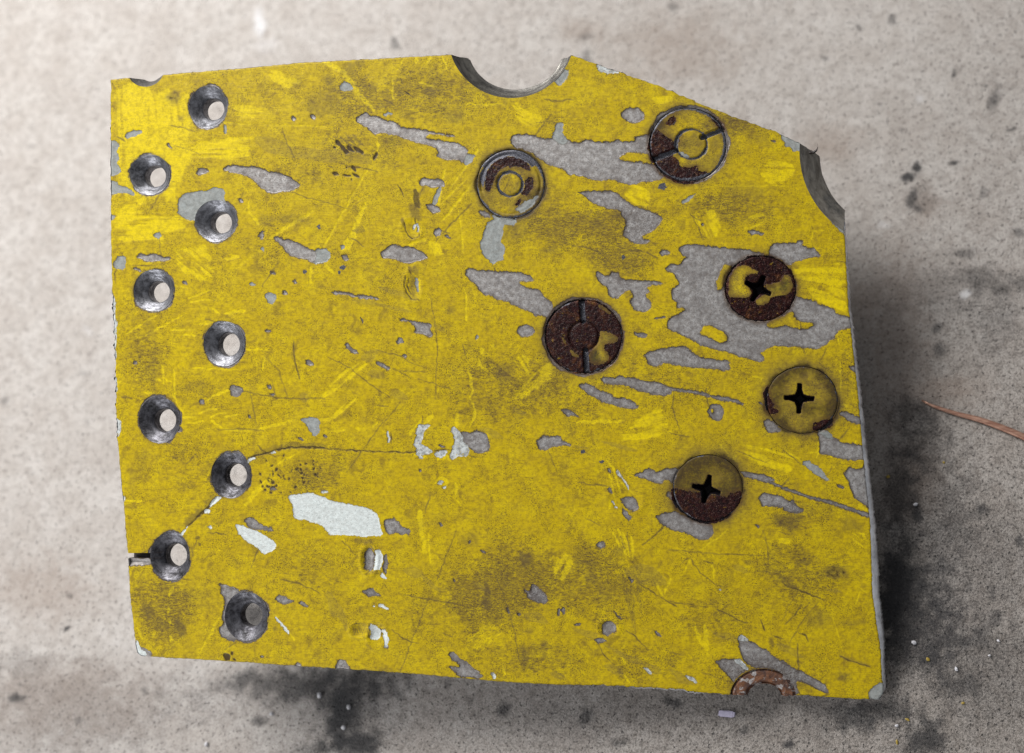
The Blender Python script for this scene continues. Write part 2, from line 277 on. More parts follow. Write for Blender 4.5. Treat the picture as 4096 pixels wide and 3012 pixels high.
add('metal', '13', [(835,130),(860,95),(940,85),(980,120),(1040,170),(1100,195),(1090,255),(1060,235),(1010,245),(970,225),(900,245),(860,225)], [(640,420),(690,380),(740,440),(740,510),(720,600),(670,610),(630,570)],
    [(830,450),(870,440),(875,550),(860,660),(830,600)], [(605,800),(650,790),(720,780),(750,810),(815,850),(760,860),(680,865),(650,830)], [(355,1530),(380,1490),(430,1490),(470,1540),(520,1610),(360,1600)],
    [(1490,1430),(1520,1405),(1570,1450),(1600,1490),(1670,1520),(1720,1570),(1780,1600),(1840,1680),(1600,1670),(1540,1610),(1480,1565),(1510,1560),(1580,1580),(1590,1550),(1540,1510),(1500,1490)],
    [(1790,395),(1820,400),(1860,435),(1820,430)], [(1380,120),(1410,120),(1430,155),(1400,160)], [(1690,305),(1710,310),(1700,335),(1680,330)], [(1515,685),(1535,680),(1555,710),(1535,720)], [(840,1350),(885,1350),(890,1385),(850,1385)])
add('ghost', '13', [(260,840),(280,800),(330,850),(380,930),(440,1010),(470,1120),(470,1230),(420,1130),(380,1060),(320,1050),(290,970)], [(1200,640),(1300,700),(1410,810),(1330,790),(1250,720)], [(1690,700),(1800,740),(1900,820),(1820,800)], [(1020,600),(1120,550),(1230,620),(1200,680),(1080,650)])
add('metal', '23', [(240,545),(280,560),(310,550),(320,480),(350,500),(400,540),(450,580),(475,620),(470,680),(420,685),(340,665),(280,635)], [(960,110),(980,65),(1050,65),(1050,120),(1000,145)], [(1275,420),(1300,415),(1335,460),(1310,478)],
    [(945,1050),(980,1030),(1060,1040),(1060,1065),(1000,1075),(970,1085)], [(560,790),(575,735),(600,730),(590,810),(575,820)], [(60,720),(80,725),(105,785),(80,785)], [(735,890),(800,880),(795,905),(740,905)],
    [(1120,750),(1180,795),(1220,845),(1180,825)], [(1540,955),(1580,960),(1630,1025),(1570,1005)])
add('torn', '23', [(1425,1330),(1460,1325),(1510,1360),(1525,1395),(1480,1380)], [(1850,1400),(1890,1400),(1990,1490),(1930,1480)], [(2160,540),(2200,540),(2210,555),(2180,555)], [(-90,1380),(-60,1370),(-50,1410),(-80,1420)])
disc('metal', '23', 1085, 935, 80, 68); disc('metal', '23', 630, 755, 22, 32); disc('metal', '23', 185, 790, 20, 16)
add('ghost', '23', [(235,790),(320,770),(390,780),(450,830),(490,885),(380,880),(280,850)], [(1030,1300),(1100,1290),(1220,1330),(1240,1400),(1150,1390),(1070,1340)], [(500,1375),(560,1365),(680,1420),(600,1440),(510,1400)], [(725,930),(980,980),(950,1050),(870,1020),(760,960)],
    [(1000,1080),(1190,1160),(1420,1250),(1430,1300),(1300,1270),(1150,1160)], [(1430,1300),(1480,1280),(1620,1340),(1580,1390),(1500,1380)], [(1690,1330),(1850,1400),(1960,1500),(1800,1480),(1740,1410)], [(1240,350),(1400,280),(1550,330),(1680,480),(1560,510),(1400,480),(1280,410)], [(205,175),(250,170),(290,250),(290,310),(240,310),(210,230)])
add('metal', '33', [(390,1105),(440,1110),(480,1080),(560,1095),(620,1080),(670,1110),(740,1190),(690,1220),(620,1270),(580,1330),(550,1280),(510,1240),(480,1200),(440,1160)],
    [(620,880),(670,845),(720,870),(730,910),(800,930),(850,970),(930,1010),(1000,1070),(1080,1110),(1150,1150),(1200,1190),(1290,1220),(1350,1260),(1430,1300),(1500,1340),(1540,1440),(1440,1400),(1360,1360),(1280,1320),(1230,1300),(1200,1340),(1250,1440),(1160,1460),(1130,1330),(1050,1240),(950,1180),(860,1175),(740,1160),(680,1080),(650,1000),(640,920)])
add('torn', '33', [(625,880),(670,848),(715,870),(725,905),(690,920),(645,915)], [(580,1095),(640,1085),(680,1120),(735,1190),(690,1200),(640,1150)], [(430,390),(460,385),(470,405),(445,408)], [(100,1250),(140,1255),(240,1345),(190,1330),(130,1290)])
add('prim', '33', [(1930,1420),(1960,1380),(2060,1310),(2110,1390),(2040,1520),(1940,1510)])
add('ghost', '33', [(320,765),(380,820),(450,830),(560,830),(620,880),(610,930),(540,900),(450,880),(380,830)], [(1000,920),(1150,970),(1300,1080),(1200,1060),(1050,990)], [(575,150),(640,150),(720,200),(720,235),(640,215),(590,190)], [(1485,390),(1560,385),(1680,420),(1580,420)], [(1640,1050),(1750,1080),(1950,1150),(1940,1170),(1800,1120),(1660,1080)])
add('ghost', '11', [(770,870),(900,890),(1050,930),(1200,990),(1150,1010),(1000,960),(850,910)], [(490,990),(650,1000),(900,1060),(1150,1120),(1000,1110),(800,1060),(600,1030)], [(600,1580),(700,1490),(780,1490),(760,1560),(700,1620)], [(1310,1240),(1400,1260),(1460,1310),(1380,1310)])
add('ghost', '12', [(670,240),(720,200),(800,215),(860,250),(820,295),(720,280)], [(890,450),(920,400),(980,395),(1050,440),(1080,500),(1000,500),(950,465)], [(0,440),(40,425),(80,460),(70,500),(40,525),(10,480)], [(1780,790),(1870,770),(1950,810),(2050,885),(1930,870),(1870,830)])
add('white', '03', [(880,155),(860,200),(820,265),(785,245)], [(1055,-10),(1100,0),(1088,36),(1045,26)], [(355,1290),(385,1350),(400,1395),(455,1410),(460,1455),(400,1490),(345,1400)])  # closing patch paints the lower left corner's metallic sheen white
add('white', '02', [(1160,1460),(1222,1470),(1130,1545),(1092,1580),(1100,1530)], [(1475,1085),(1550,1062),(1556,1082),(1500,1108)])
# --- screw heads: rust and steel
add('steel', '20', [(-180,1420),(-215,1280),(-130,1120),(0,1050),(130,1045),(270,1100),(345,1180),(320,1215),(300,1200),(200,1130),(100,1110),(-40,1150),(-137,1250),(-157,1400)])
add('rust', '20', [(-157,1400),(-137,1250),(-40,1150),(100,1110),(200,1130),(300,1200),(300,1250),(240,1245),(180,1210),(120,1220),(40,1215),(-10,1260),(-60,1330),(-80,1420),(-110,1470),(-150,1440)],
    [(240,1360),(270,1305),(320,1320),(340,1370),(320,1430),(280,1490),(230,1500),(210,1480),(240,1430)], [(160,1560),(200,1525),(215,1560),(190,1600),(150,1610)],
    [(1500,880),(1560,840),(1620,870),(1640,900),(1690,930),(1730,950),(1760,1000),(1740,1050),(1720,1100),(1780,1150),(1790,1200),(1880,1230),(1960,1200),(1990,1230),(1980,1260),(2080,1260),(2020,1340),(1900,1400),(1760,1380),(1620,1300),(1520,1190),(1470,1050),(1480,940)],
    [(1650,790),(1680,740),(1720,700),(1755,705),(1750,780),(1690,810),(1660,805)], [(2080,690),(2150,720),(2250,830),(2220,870),(2150,800)], [(1740,980),(1780,900),(1830,855),(1820,900),(1790,930),(1800,960),(1750,1010)])
add('prim', '20', [(150,1640),(190,1590),(330,1530),(390,1500),(340,1600),(220,1680)], [(1780,1060),(1830,1070),(1890,1110),(1880,1130),(1800,1120)])
for i in (2, 3):
    a = np.linspace(0, 2 * math.pi, 40); e = SCREWS[i]
    C['rust'].append(np.stack([e[0] + (e[2] + 4) * np.cos(a), e[1] + (e[3] + 4) * np.sin(a)], 1))
add('yel', '21', [(1000,1310),(1080,1325),(1140,1340),(1170,1380),(1160,1420),(1110,1430),(1050,1440),(1040,1480),(1080,1540),(1090,1580),(1060,1620),(1000,1650),(890,1640),(880,1560),(900,1510),(950,1450),(990,1380)], [(970,1030),(1050,1070),(1110,1120),(1090,1140),(1030,1100),(980,1060)], [(590,1350),(620,1370),(660,1430),(640,1430)], [(690,1480),(760,1520),(800,1580),(720,1550)])
add('yel', '31', [(560,270),(620,210),(680,195),(740,220),(790,245),(840,260),(830,295),(790,285),(740,295),(705,320),(700,370),(740,420),(765,480),(740,510),(690,530),(600,530),(535,520),(525,400)], [(900,380),(980,390),(1060,360),(1090,290),(1150,300),(1185,400),(1150,480),(1060,500),(960,530),(930,570),(870,610),(820,600),(810,550),(850,510),(930,480),(910,420)])
add('rust', '32', [(890,20),(960,70),(1040,100),(1030,140),(980,150),(920,120)], [(1370,230),(1500,190),(1580,180),(1570,270),(1480,300),(1380,310)], [(-40,870),(60,895),(160,915),(250,920),(360,940),(440,950),(510,970),(560,930),(660,900),(670,960),(620,1070),(510,1190),(380,1240),(250,1230),(130,1170),(30,1090),(-40,1000)])
add('rust', '31', [(880,1440),(935,1410),(930,1500),(960,1560),(1000,1600),(940,1640),(890,1600)])
add('fresh', '20', [(-20,1250),(60,1235),(150,1270),(170,1340),(100,1330),(40,1290)])

# --- bright fresh-yellow scrapes (polygons) and strokes (polyline, width)
add('fresh', '20', [(1200,1500),(1320,1400),(1500,1420),(1490,1648),(1350,1600)], [(1500,520),(1640,460),(1740,500),(1740,580),(1600,600)], [(130,560),(250,640),(430,700),(400,780),(250,830),(150,750)])
add('fresh', '30', [(870,680),(1000,620),(1180,700),(1190,800),(1100,880),(900,880),(850,800)], [(160,1120),(450,1150),(450,1400),(280,1480),(190,1300)], [(750,1180),(950,1180),(900,1280),(600,1370),(700,1250)], [(1430,1260),(1500,1250),(1510,1330),(1440,1330)])
add('fresh', '00', [(100,380),(600,360),(880,420),(1000,900),(1000,1200),(800,1560),(100,1600)], [(1300,560),(1700,640),(1700,740),(1350,740)], [(1650,250),(1900,200),(2050,380),(1850,450),(1680,340)], [(700,1000),(1500,880),(1500,1180),(1000,1180),(720,1080)])
add('fresh', '01', [(120,20),(740,40),(900,230),(760,420),(120,460)], [(700,440),(1020,420),(1140,640),(1130,800),(900,850),(740,600)])
add('fresh', '12', [(560,90),(720,130),(560,270),(430,330),(170,570),(160,530),(210,430),(330,290),(450,150)], [(490,460),(590,470),(450,620),(290,700),(340,620),(440,500)])
add('fresh', '11', [(1250,400),(1400,400),(1430,540),(1350,590),(1270,560)])
add('fresh', '22', [(120,470),(440,100),(530,110),(530,270),(400,400),(280,490),(150,500)], [(1380,620),(1600,560),(1730,720),(1760,850),(1600,870),(1450,910),(1160,910)], [(100,60),(300,50),(330,230),(200,330),(90,180)])
add('fresh', '32', [(650,400),(1000,440),(1200,560),(1150,740),(900,700),(720,660),(680,520)], [(1740,1330),(1880,1300),(1950,1420),(1900,1500),(1780,1430)], [(1020,1370),(1180,1380),(1150,1450),(1030,1440)])
add('fresh', '02', [(1660,1220),(1700,1150),(2000,1000),(1960,1040),(1760,1200)])
add('fresh', '13', [(1150,0),(1310,0),(1330,550),(1250,580),(1200,400)])
add('fresh', '23', [(490,200),(700,170),(760,330),(600,480),(490,350)], [(1945,930),(1985,960),(2030,1050),(2010,910),(2060,920),(2085,1190),(2040,1150),(1990,1060)])
add('fresh', '33', [(1570,320),(1760,290),(1700,380)])
add('fresh', '31', [(1150,250),(1400,180),(1700,200),(1720,420),(1300,390),(1200,330)], [(1280,400),(1700,420),(1730,680),(1500,600),(1330,500)])

ST = []            # (kind, polyline, width u, strength)
def stroke(kind, t, w, *lines, s=1.0):
    for l in lines: ST.append((kind, tile(t, l), w * K * (1.35 if kind == 'fresh' and w < 24 else 1), s))
stroke('fresh', '00', 9, [(380,775),(1000,782)], [(1140,772),(1500,790)], [(1630,795),(2247,812)], s=.8)
stroke('fresh', '10', 46, [(250,170),(420,260),(530,400),(600,520),(700,600)]); stroke('fresh', '10', 20, [(480,360),(740,650)])
stroke('fresh', '10', 15, [(1780,1035),(1490,1440)], [(1450,1240),(1420,1350)], [(1420,120),(1475,240)], [(1730,1370),(1420,1760)])
stroke('fresh', '10', 11, [(1660,1340),(1400,1590)], [(680,1230),(440,1648)], [(1030,130),(960,265)], [(920,320),(930,540)], [(1180,370),(1330,410)], [(1640,585),(2040,595)])
stroke('fresh', '10', 26, [(1160,110),(1160,170)], [(1260,180),(1300,120)], [(770,960),(780,1060)], [(1410,1420),(1385,1590)])
stroke('fresh', '11', 12, [(500,0),(230,480)], [(1580,100),(1610,280),(1625,515)], [(1640,860),(1655,1000),(1660,1200)], [(1430,540),(1330,560)])
stroke('fresh', '11', 44, [(480,480),(560,260),(650,40)], [(470,390),(430,500)]); stroke('fresh', '11', 20, [(250,640),(330,720)], [(110,680),(110,820)], [(1080,455),(1250,390)], [(0,190),(130,110)])
stroke('fresh', '12', 26, [(1680,215),(1710,280),(1710,360),(1730,400),(1700,470)], [(1080,860),(1210,690)]); stroke('fresh', '12', 18, [(1710,490),(1745,590),(1720,700),(1700,770)], [(1785,90),(1800,150),(1870,210)], [(1150,1040),(1250,1070)], [(1370,1090),(1460,1060),(1500,1100)], [(1550,1330),(1555,1440)], [(1570,1500),(1610,1550)], [(200,695),(300,690)], [(340,820),(450,790)], [(560,780),(640,785)], [(720,770),(770,730)])
stroke('fresh', '12', 36, [(1240,740),(1320,660)], [(1560,770),(1580,650)], [(1360,1320),(1410,1280),(1470,1320),(1440,1360)], [(1815,1480-1498),(1815,20)], [(1920,-40),(1940,-50)])
stroke('fresh', '02', 18, [(1120,700),(1220,780),(1350,805),(1520,800),(1700,765),(1950,690)], [(245,1500),(410,1510)]); stroke('fresh', '02', 26, [(1060,500),(1150,450),(1280,405)]); stroke('fresh', '02', 46, [(1700,1290),(1570,1400),(1450,1540)])
stroke('fresh', '02', 12, [(980,640),(1060,600),(1160,590)], [(1100,670),(1180,640),(1260,630)], [(1250,670),(1370,645)], [(810,685),(940,665)], [(870,720),(1030,712)], [(920,180),(1380,195)], [(450,430),(560,440)], [(720,440),(760,510),(830,640)], [(620,150),(640,330)], [(740,200),(750,480)], [(540,295),(610,305)], [(650,290),(720,320)], [(160,320),(220,305)], [(1560,100),(1560,200)], [(1650,60),(1620,190)])
stroke('fresh', '01', 12, [(260,1340),(560,1150)], [(450,1355),(850,1130)], [(1110,1080),(1190,1140)], [(820,1350),(960,1350)], [(1440,1490),(1690,1500)], [(880,985),(1100,900)], [(900,1010),(1160,990)]); stroke('fresh', '01', 22, [(1000,1240),(1170,1210)], [(1255,1135),(1440,1105)], [(1690,380),(2130,110)], [(1250,580),(1380,560)]); stroke('fresh', '01', 22, [(1360,680),(1640,470)], s=.6); stroke('fresh', '01', 16, [(1480,20),(1490,120),(1590,240)], [(700,1300),(940,1295)])
stroke('fresh', '22', 22, [(760,720),(1240,712)], [(150,490),(500,280)]); stroke('fresh', '22', 14, [(1060,1100),(1130,1180),(1200,1420)], [(1090,1250),(1150,1500)], [(1180,1300),(1340,1440)], [(1100,1500),(1090,1600)], [(1250,1220),(1300,1160)])
stroke('fresh', '23', 16, [(1180,-60),(1260,190)], [(1230,-20),(1300,210)], [(1310,20),(1330,240)], [(1130,-20),(1210,140)], [(1700,440),(1640,580)], [(1560,460),(1620,600)], [(1220,1210),(1250,1300)], [(1250,1400),(1290,1470)], [(40,1330),(45,1390)]); stroke('fresh', '23', 8, [(910,1490),(1270,1080)], [(1400,250),(1560,20)], [(1750,500),(1930,230)], s=.6)
for k in range(9):
    stroke('fresh', '13', 9, [(1680 + k * 14, 1300 + k * 15), (1900 + k * 14, 1115 + k * 13)], s=.9)
stroke('fresh', '33', 30, [(200,770),(250,900),(310,1010)]); stroke('fresh', '33', 38, [(295,760),(310,900),(325,1050)]); stroke('fresh', '33', 10, [(380,150),(390,320)], [(1800,540),(1850,420)], [(1850,390),(1910,425)], [(100,200),(160,80)])
stroke('fresh', '03', 26, [(725,770),(690,860)], [(690,970),(680,1030)], [(690,1090),(695,1130)], [(705,1250),(715,1320)]); stroke('fresh', '03', 14, [(1185,1080),(1000,1420)], [(1280,1370),(1210,1500)], [(1900,1240),(1940,1300)], [(370,1180),(420,1290)], [(1720,1030),(1760,1080)], [(650,710),(710,708)], [(780,740),(860,735)], [(550,1240),(520,1270)])
stroke('fresh', '30', 9, [(1500,1355),(1375,1355),(1360,1440)], [(480,1030),(455,1140)], [(800,1090),(1040,1170)], [(330,910),(1100,905)], s=.8)
stroke('fresh', '31', 10, [(1620,880),(1630,990)], [(1650,1170),(1650,1480)], [(1520,1340),(1540,1410)], [(960,530),(1090,490)], [(830,610),(940,600),(960,560)], [(980,520),(1060,470)]); stroke('fresh', '31', 12, [(990,410),(1130,330)], [(1000,440),(1140,380)], [(780,1320),(870,1330)], [(1160,290),(1300,260),(1520,275)])
stroke('fresh', '32', 12, [(440,440),(530,530)], [(590,550),(580,620),(600,640),(605,560)], [(1430,410),(1420,580)], [(1350,525),(1430,520)], [(1090,500),(1250,600)], [(1680,40),(1720,70)], [(1550,550),(1560,580)], [(1800,400),(1790,430)], [(250,1500),(520,1300)]); stroke('fresh', '32', 22, [(1840,1060),(1930,1110)])
# --- dark: grime smears, crack, saw marks, shading painted at dents and crack lip
stroke('dark', '10', 34, [(360,960),(480,1080)]); stroke('dark', '10', 30, [(480,1010),(530,1060)], [(550,1020),(620,1080)], [(345,1020),(350,1030)], s=.95); stroke('dark', '10', 20, [(400,920),(520,1010)], [(460,905),(560,990)], [(530,900),(630,1000)], s=.5)
stroke('dark', '10', 24, [(460,1215),(465,1220)], [(520,1205),(555,1250)], [(440,1295),(500,1300)], [(530,1285),(590,1315)], [(510,1330),(510,1350)], [(330,1280),(380,1290)], [(770,1075),(735,1150)])
stroke('dark', '10', 56, [(1150,1460),(1160,1540),(1190,1620)], s=.8); stroke('dark', '10', 70, [(1110,1600),(1180,1720)], s=.55); stroke('dark', '10', 8, [(980,1400),(1040,1510)], [(1005,330),(1020,380)], [(1040,460),(1130,520)])
stroke('dark', '11', 9, [(1040,210),(1050,300),(1080,360),(1130,385),(1185,360),(1190,330)], [(1150,170),(1160,260),(1175,310)], [(1050,760),(1040,850),(1060,920),(1110,990),(1200,1000)], [(1090,700),(1110,740)], [(1085,780),(1070,860),(1100,930)]); stroke('dark', '11', 26, [(1090,680),(1110,720)], [(1020,190),(1040,280)], s=.6); stroke('dark', '11', 36, [(1120,760),(1130,940)], [(1150,660),(1160,740)], s=.5)  # arcs and smears paint the shaded rims of the dents
stroke('torn', '11', 26, [(1140,250),(1130,280)], [(1165,255),(1175,295)]); stroke('prim', '11', 26, [(1155,790),(1175,900)]); stroke('fresh', '11', 30, [(1180,790),(1185,900)])
for k in range(7):
    stroke('dark', '11', 8, [(500 + k * 17, 290 + k * 9 + 90), (560 + k * 12, 340 + k * 10 + 60)], [(520 + k * 16, 300 - k * 6), (580 + k * 12, 330 - k * 2)], s=.7)
stroke('dark', '12', 10, [(-10,978),(100,984),(350,990),(600,1010),(820,1015),(1000,1025),(1150,1015),(1320,1018)], [(1330,1010),(1500,995)]); stroke('dark', '02', 15, [(1480,1075),(1600,1040),(1750,1000),(1900,975),(2100,970),(2247,978)]); stroke('dark', '02', 46, [(1560,1030),(1750,980),(1950,955),(2247,955)], s=.45)
stroke('dark', '02', 16, [(1165,1465),(1090,1565),(1030,1640)]); stroke('dark', '03', 16, [(1050,0),(950,90),(880,160)]); stroke('dark', '03', 60, [(1020,-10),(920,80),(850,150)], s=.55); stroke('dark', '02', 60, [(1120,1470),(1060,1560)], s=.45)  # wide soft strokes paint the shading of the raised crack lip
stroke('dark', '12', 9, [(930,190),(1100,270)], [(1180,290),(1350,340),(1500,385)], [(280,70),(500,180),(680,330),(900,470)], [(770,0),(1000,60),(1100,120),(1230,175)], [(760,550),(880,570)], s=.7); stroke('dark', '12', 10, [(910,820),(910,930)], [(1225,650),(1220,720)], s=.8)
stroke('dark', '13', 7, [(1560,200),(1370,700)], [(1280,880),(1010,1610)], [(420,300),(540,440)], s=.8); stroke('dark', '13', 10, [(745,400),(730,520),(770,620)], [(700,360),(740,400)], [(690,1130),(690,1280)], [(805,1180),(810,1260)]); stroke('dark', '13', 60, [(1860,730),(1880,850)], [(1850,900),(1880,980)], s=.6); stroke('dark', '13', 40, [(2220,430),(2230,560)], [(560,300),(720,320)], s=.5)
for k in range(9):
    stroke('dark', '13', 7, [(530 + k * 17, 1170 + (k % 3) * 9), (545 + k * 17, 1245 - (k % 4) * 8)], s=.75)
stroke('dark', '23', 8, [(1350,470),(1500,550),(1680,670)], [(1250,950),(1350,1010),(1460,1130)], [(985,1080),(1020,1170),(1110,1270)], [(1680,670),(1760,720)], [(1900,230),(2000,380),(2150,490),(2230,510)], [(1900,235),(1850,250),(1800,310)], s=.8)
for k in range(12):
    x = 1225 + k * 15
    stroke('dark', '23', 6, [(x, 390 + (k * 37) % 160), (x + 22, 620 + (k * 53) % 420)], s=.55)
stroke('dark', '23', 9, [(1270,-20),(1300,200)], [(1210,20),(1250,150)], s=.7)
stroke('dark', '33', 12, [(1070,330),(1140,370),(1230,400),(1500,500)], [(990,850),(1080,890)], [(440,600),(560,660),(720,740)], [(850,700),(900,800)], [(1230,820),(1310,860),(1330,910)], [(1640,1060),(1950,1170)], [(1200,1340),(1250,1440),(1350,1470),(1450,1470),(1540,1440)], [(1240,1300),(1380,1370),(1530,1430)], s=.8)
stroke('dark', '33', 46, [(1060,270),(1150,350),(1210,380)], [(960,890),(980,950)], [(1640,1280),(1740,1250)], [(1260,110),(1340,130)], s=.55)
stroke('dark', '32', 7, [(930,830),(1200,940),(1450,1010),(1930,1170)], [(1030,1320),(1160,1350)], [(600,500),(900,620)], [(1080,500),(1260,640)], s=.8); stroke('dark', '32', 70, [(1040,1230),(1220,1190)], s=.6); stroke('dark', '32', 60, [(1150,1100),(1270,1180)], s=.35)
stroke('dark', '03', 90, [(790,1120),(820,1230)], s=.6); stroke('dark', '03', 80, [(450,960),(480,1060)], s=.4); stroke('dark', '03', 44, [(1250,1455),(1290,1490)], s=1); stroke('dark', '03', 24, [(1320,1440),(1310,1430)], [(1330,1490),(1350,1500)]); stroke('dark', '03', 30, [(960,290),(980,280)], [(990,345),(992,350)], s=.7); stroke('dark', '03', 10, [(920,370),(930,450)], s=.7)
stroke('dark', '30', 7, [(155,1180),(230,1320),(280,1450)], [(170,1210),(260,1260)], [(220,1415),(310,1425)], s=.8); stroke('dark', '30', 100, [(500,200),(650,290)], s=.35); stroke('dark', '30', 120, [(560,940),(850,970)], s=.3)
stroke('dark', '02', 26, [(210,470),(320,480)], [(1480,1110),(1560,1080)], s=.6); stroke('dark', '02', 10, [(1650,60),(1780,200),(1890,500)], [(1720,300),(1760,490)], s=.5)
r_ = np.random.default_rng(3)
for k in range(70):                                   # black flecks beside the crack
    x = r_.uniform(1600, 2200); y = 1340 - (x - 1600) * .28 + r_.normal() * 90
    if 1030 < y < 1420: ST.append(('dark', tile('02', [(x, y), (x + r_.uniform(-18, 18), y + r_.uniform(5, 26))]), r_.uniform(8, 22) * K, .95))
for k in range(150):                                  # hairline scratches from handling, mostly along two directions
    x, y = r_.uniform(460, 3450), r_.uniform(260, 2700); a = math.radians(r_.choice([8, 12, 18, -62, -50, 80]) + r_.normal() * 9); Ln = r_.uniform(30, 170) * (1 + (r_.random() < .15) * 1.5)
    b_ = r_.normal() * Ln * .05
    P_ = np.array([(x, y), (x + math.cos(a) * Ln * .5 - math.sin(a) * b_, y + math.sin(a) * Ln * .5 + math.cos(a) * b_), (x + math.cos(a) * Ln, y + math.sin(a) * Ln)])
    ST.append((('dark', 'fresh')[int(r_.random() < .45)], P_, r_.uniform(2.6, 5.2), r_.uniform(.62, .8)))
# brown handling stains  (tile, x, y, rx, ry, strength)
BL = [('00',730,540,75,65,.7), ('00',810,730,40,36,.5), ('00',2130,580,110,100,.5), ('00',1980,390,70,60,.4), ('00',980,370,50,25,.4), ('10',230,560,200,160,.4), ('10',730,420,50,60,.5), ('10',600,190,55,45,.45), ('10',480,250,90,60,.5), ('10',1340,460,90,60,.5),
      ('10',1560,700,90,80,.5), ('10',300,360,80,60,.5), ('10',920,970,110,50,.4), ('10',1500,680,40,40,.5), ('10',2050,580,30,40,.5), ('33',1600,210,130,75,.8), ('33',1120,300,80,70,.5), ('32',1140,1230,150,80,.6), ('32',1750,1250,90,60,.4), ('02',420,1150,80,120,.35), ('02',340,1250,60,120,.25), ('02',520,280,60,220,.35), ('02',900,380,180,70,.35),
      ('01',500,1260,60,100,.35), ('01',1900,190,320,60,.4), ('03',620,1170,90,60,.35), ('03',960,850,240,140,.2), ('23',240,250,70,90,.55), ('23',60,420,80,100,.5), ('23',440,1090,70,110,.6), ('23',240,1200,45,120,.6), ('23',900,430,70,60,.45), ('23',850,280,110,30,.45), ('23',1170,170,90,60,.45), ('23',1040,560,80,90,.3), ('23',300,960,70,60,.35),
      ('13',1700,300,80,60,.35), ('13',1300,120,200,120,.2), ('11',2120,330,110,90,.5), ('11',1500,1100,60,40,.4), ('21',150,310,120,90,.5), ('21',960,240,70,60,.5), ('21',1180,150,80,40,.5), ('21',490,490,110,50,.4), ('22',40,250,110,80,.5), ('20',480,360,90,50,.3), ('30',560,240,140,90,.45), ('30',860,420,120,80,.3), ('33',500,330,90,110,.3), ('33',1400,680,120,90,.4), ('33',1760,730,110,40,.4), ('33',730,120,40,22,.5), ('33',80,690,50,40,.5), ('33',1690,1260,80,80,.5), ('03',1750,1190,30,30,.5)]

HALO = [15., 16., 18., 18., 27., 30.]
# regions where grime has been ground into the paint (x, y, rx, ry, strength)
GRIME = [(3060, 2690, 260, 110, 1.), (1650, 380, 480, 150, .75), (1420, 600, 300, 160, .6), (1900, 330, 180, 90, .7), (2350, 900, 360, 190, .95), (2450, 1020, 250, 120, .9), (2100, 1560, 380, 200, .75), (2000, 2340, 330, 250, 1.), (2400, 2330, 330, 230, .8), (3180, 2300, 280, 200, .7), (660, 2430, 170, 210, .85),
         (2930, 830, 260, 90, .8), (1150, 690, 280, 80, .6), (560, 1400, 140, 240, .7), (2960, 500, 190, 90, 1.), (1300, 2280, 260, 160, .55), (2150, 2640, 300, 110, .7), (3250, 2060, 220, 110, .75), (2900, 2480, 260, 160, .6), (2700, 1500, 300, 150, .55), (1250, 1900, 180, 130, .8), (1000, 1000, 300, 160, .45), (760, 1900, 200, 180, .5),
         (1750, 2450, 260, 180, .5), (1500, 1050, 300, 200, .35), (2550, 700, 200, 80, .35), (3380, 1500, 120, 200, .5), (2600, 2640, 240, 110, .6), (1050, 2250, 200, 160, .3), (800, 440, 200, 120, .25), (2250, 470, 160, 90, .5)]

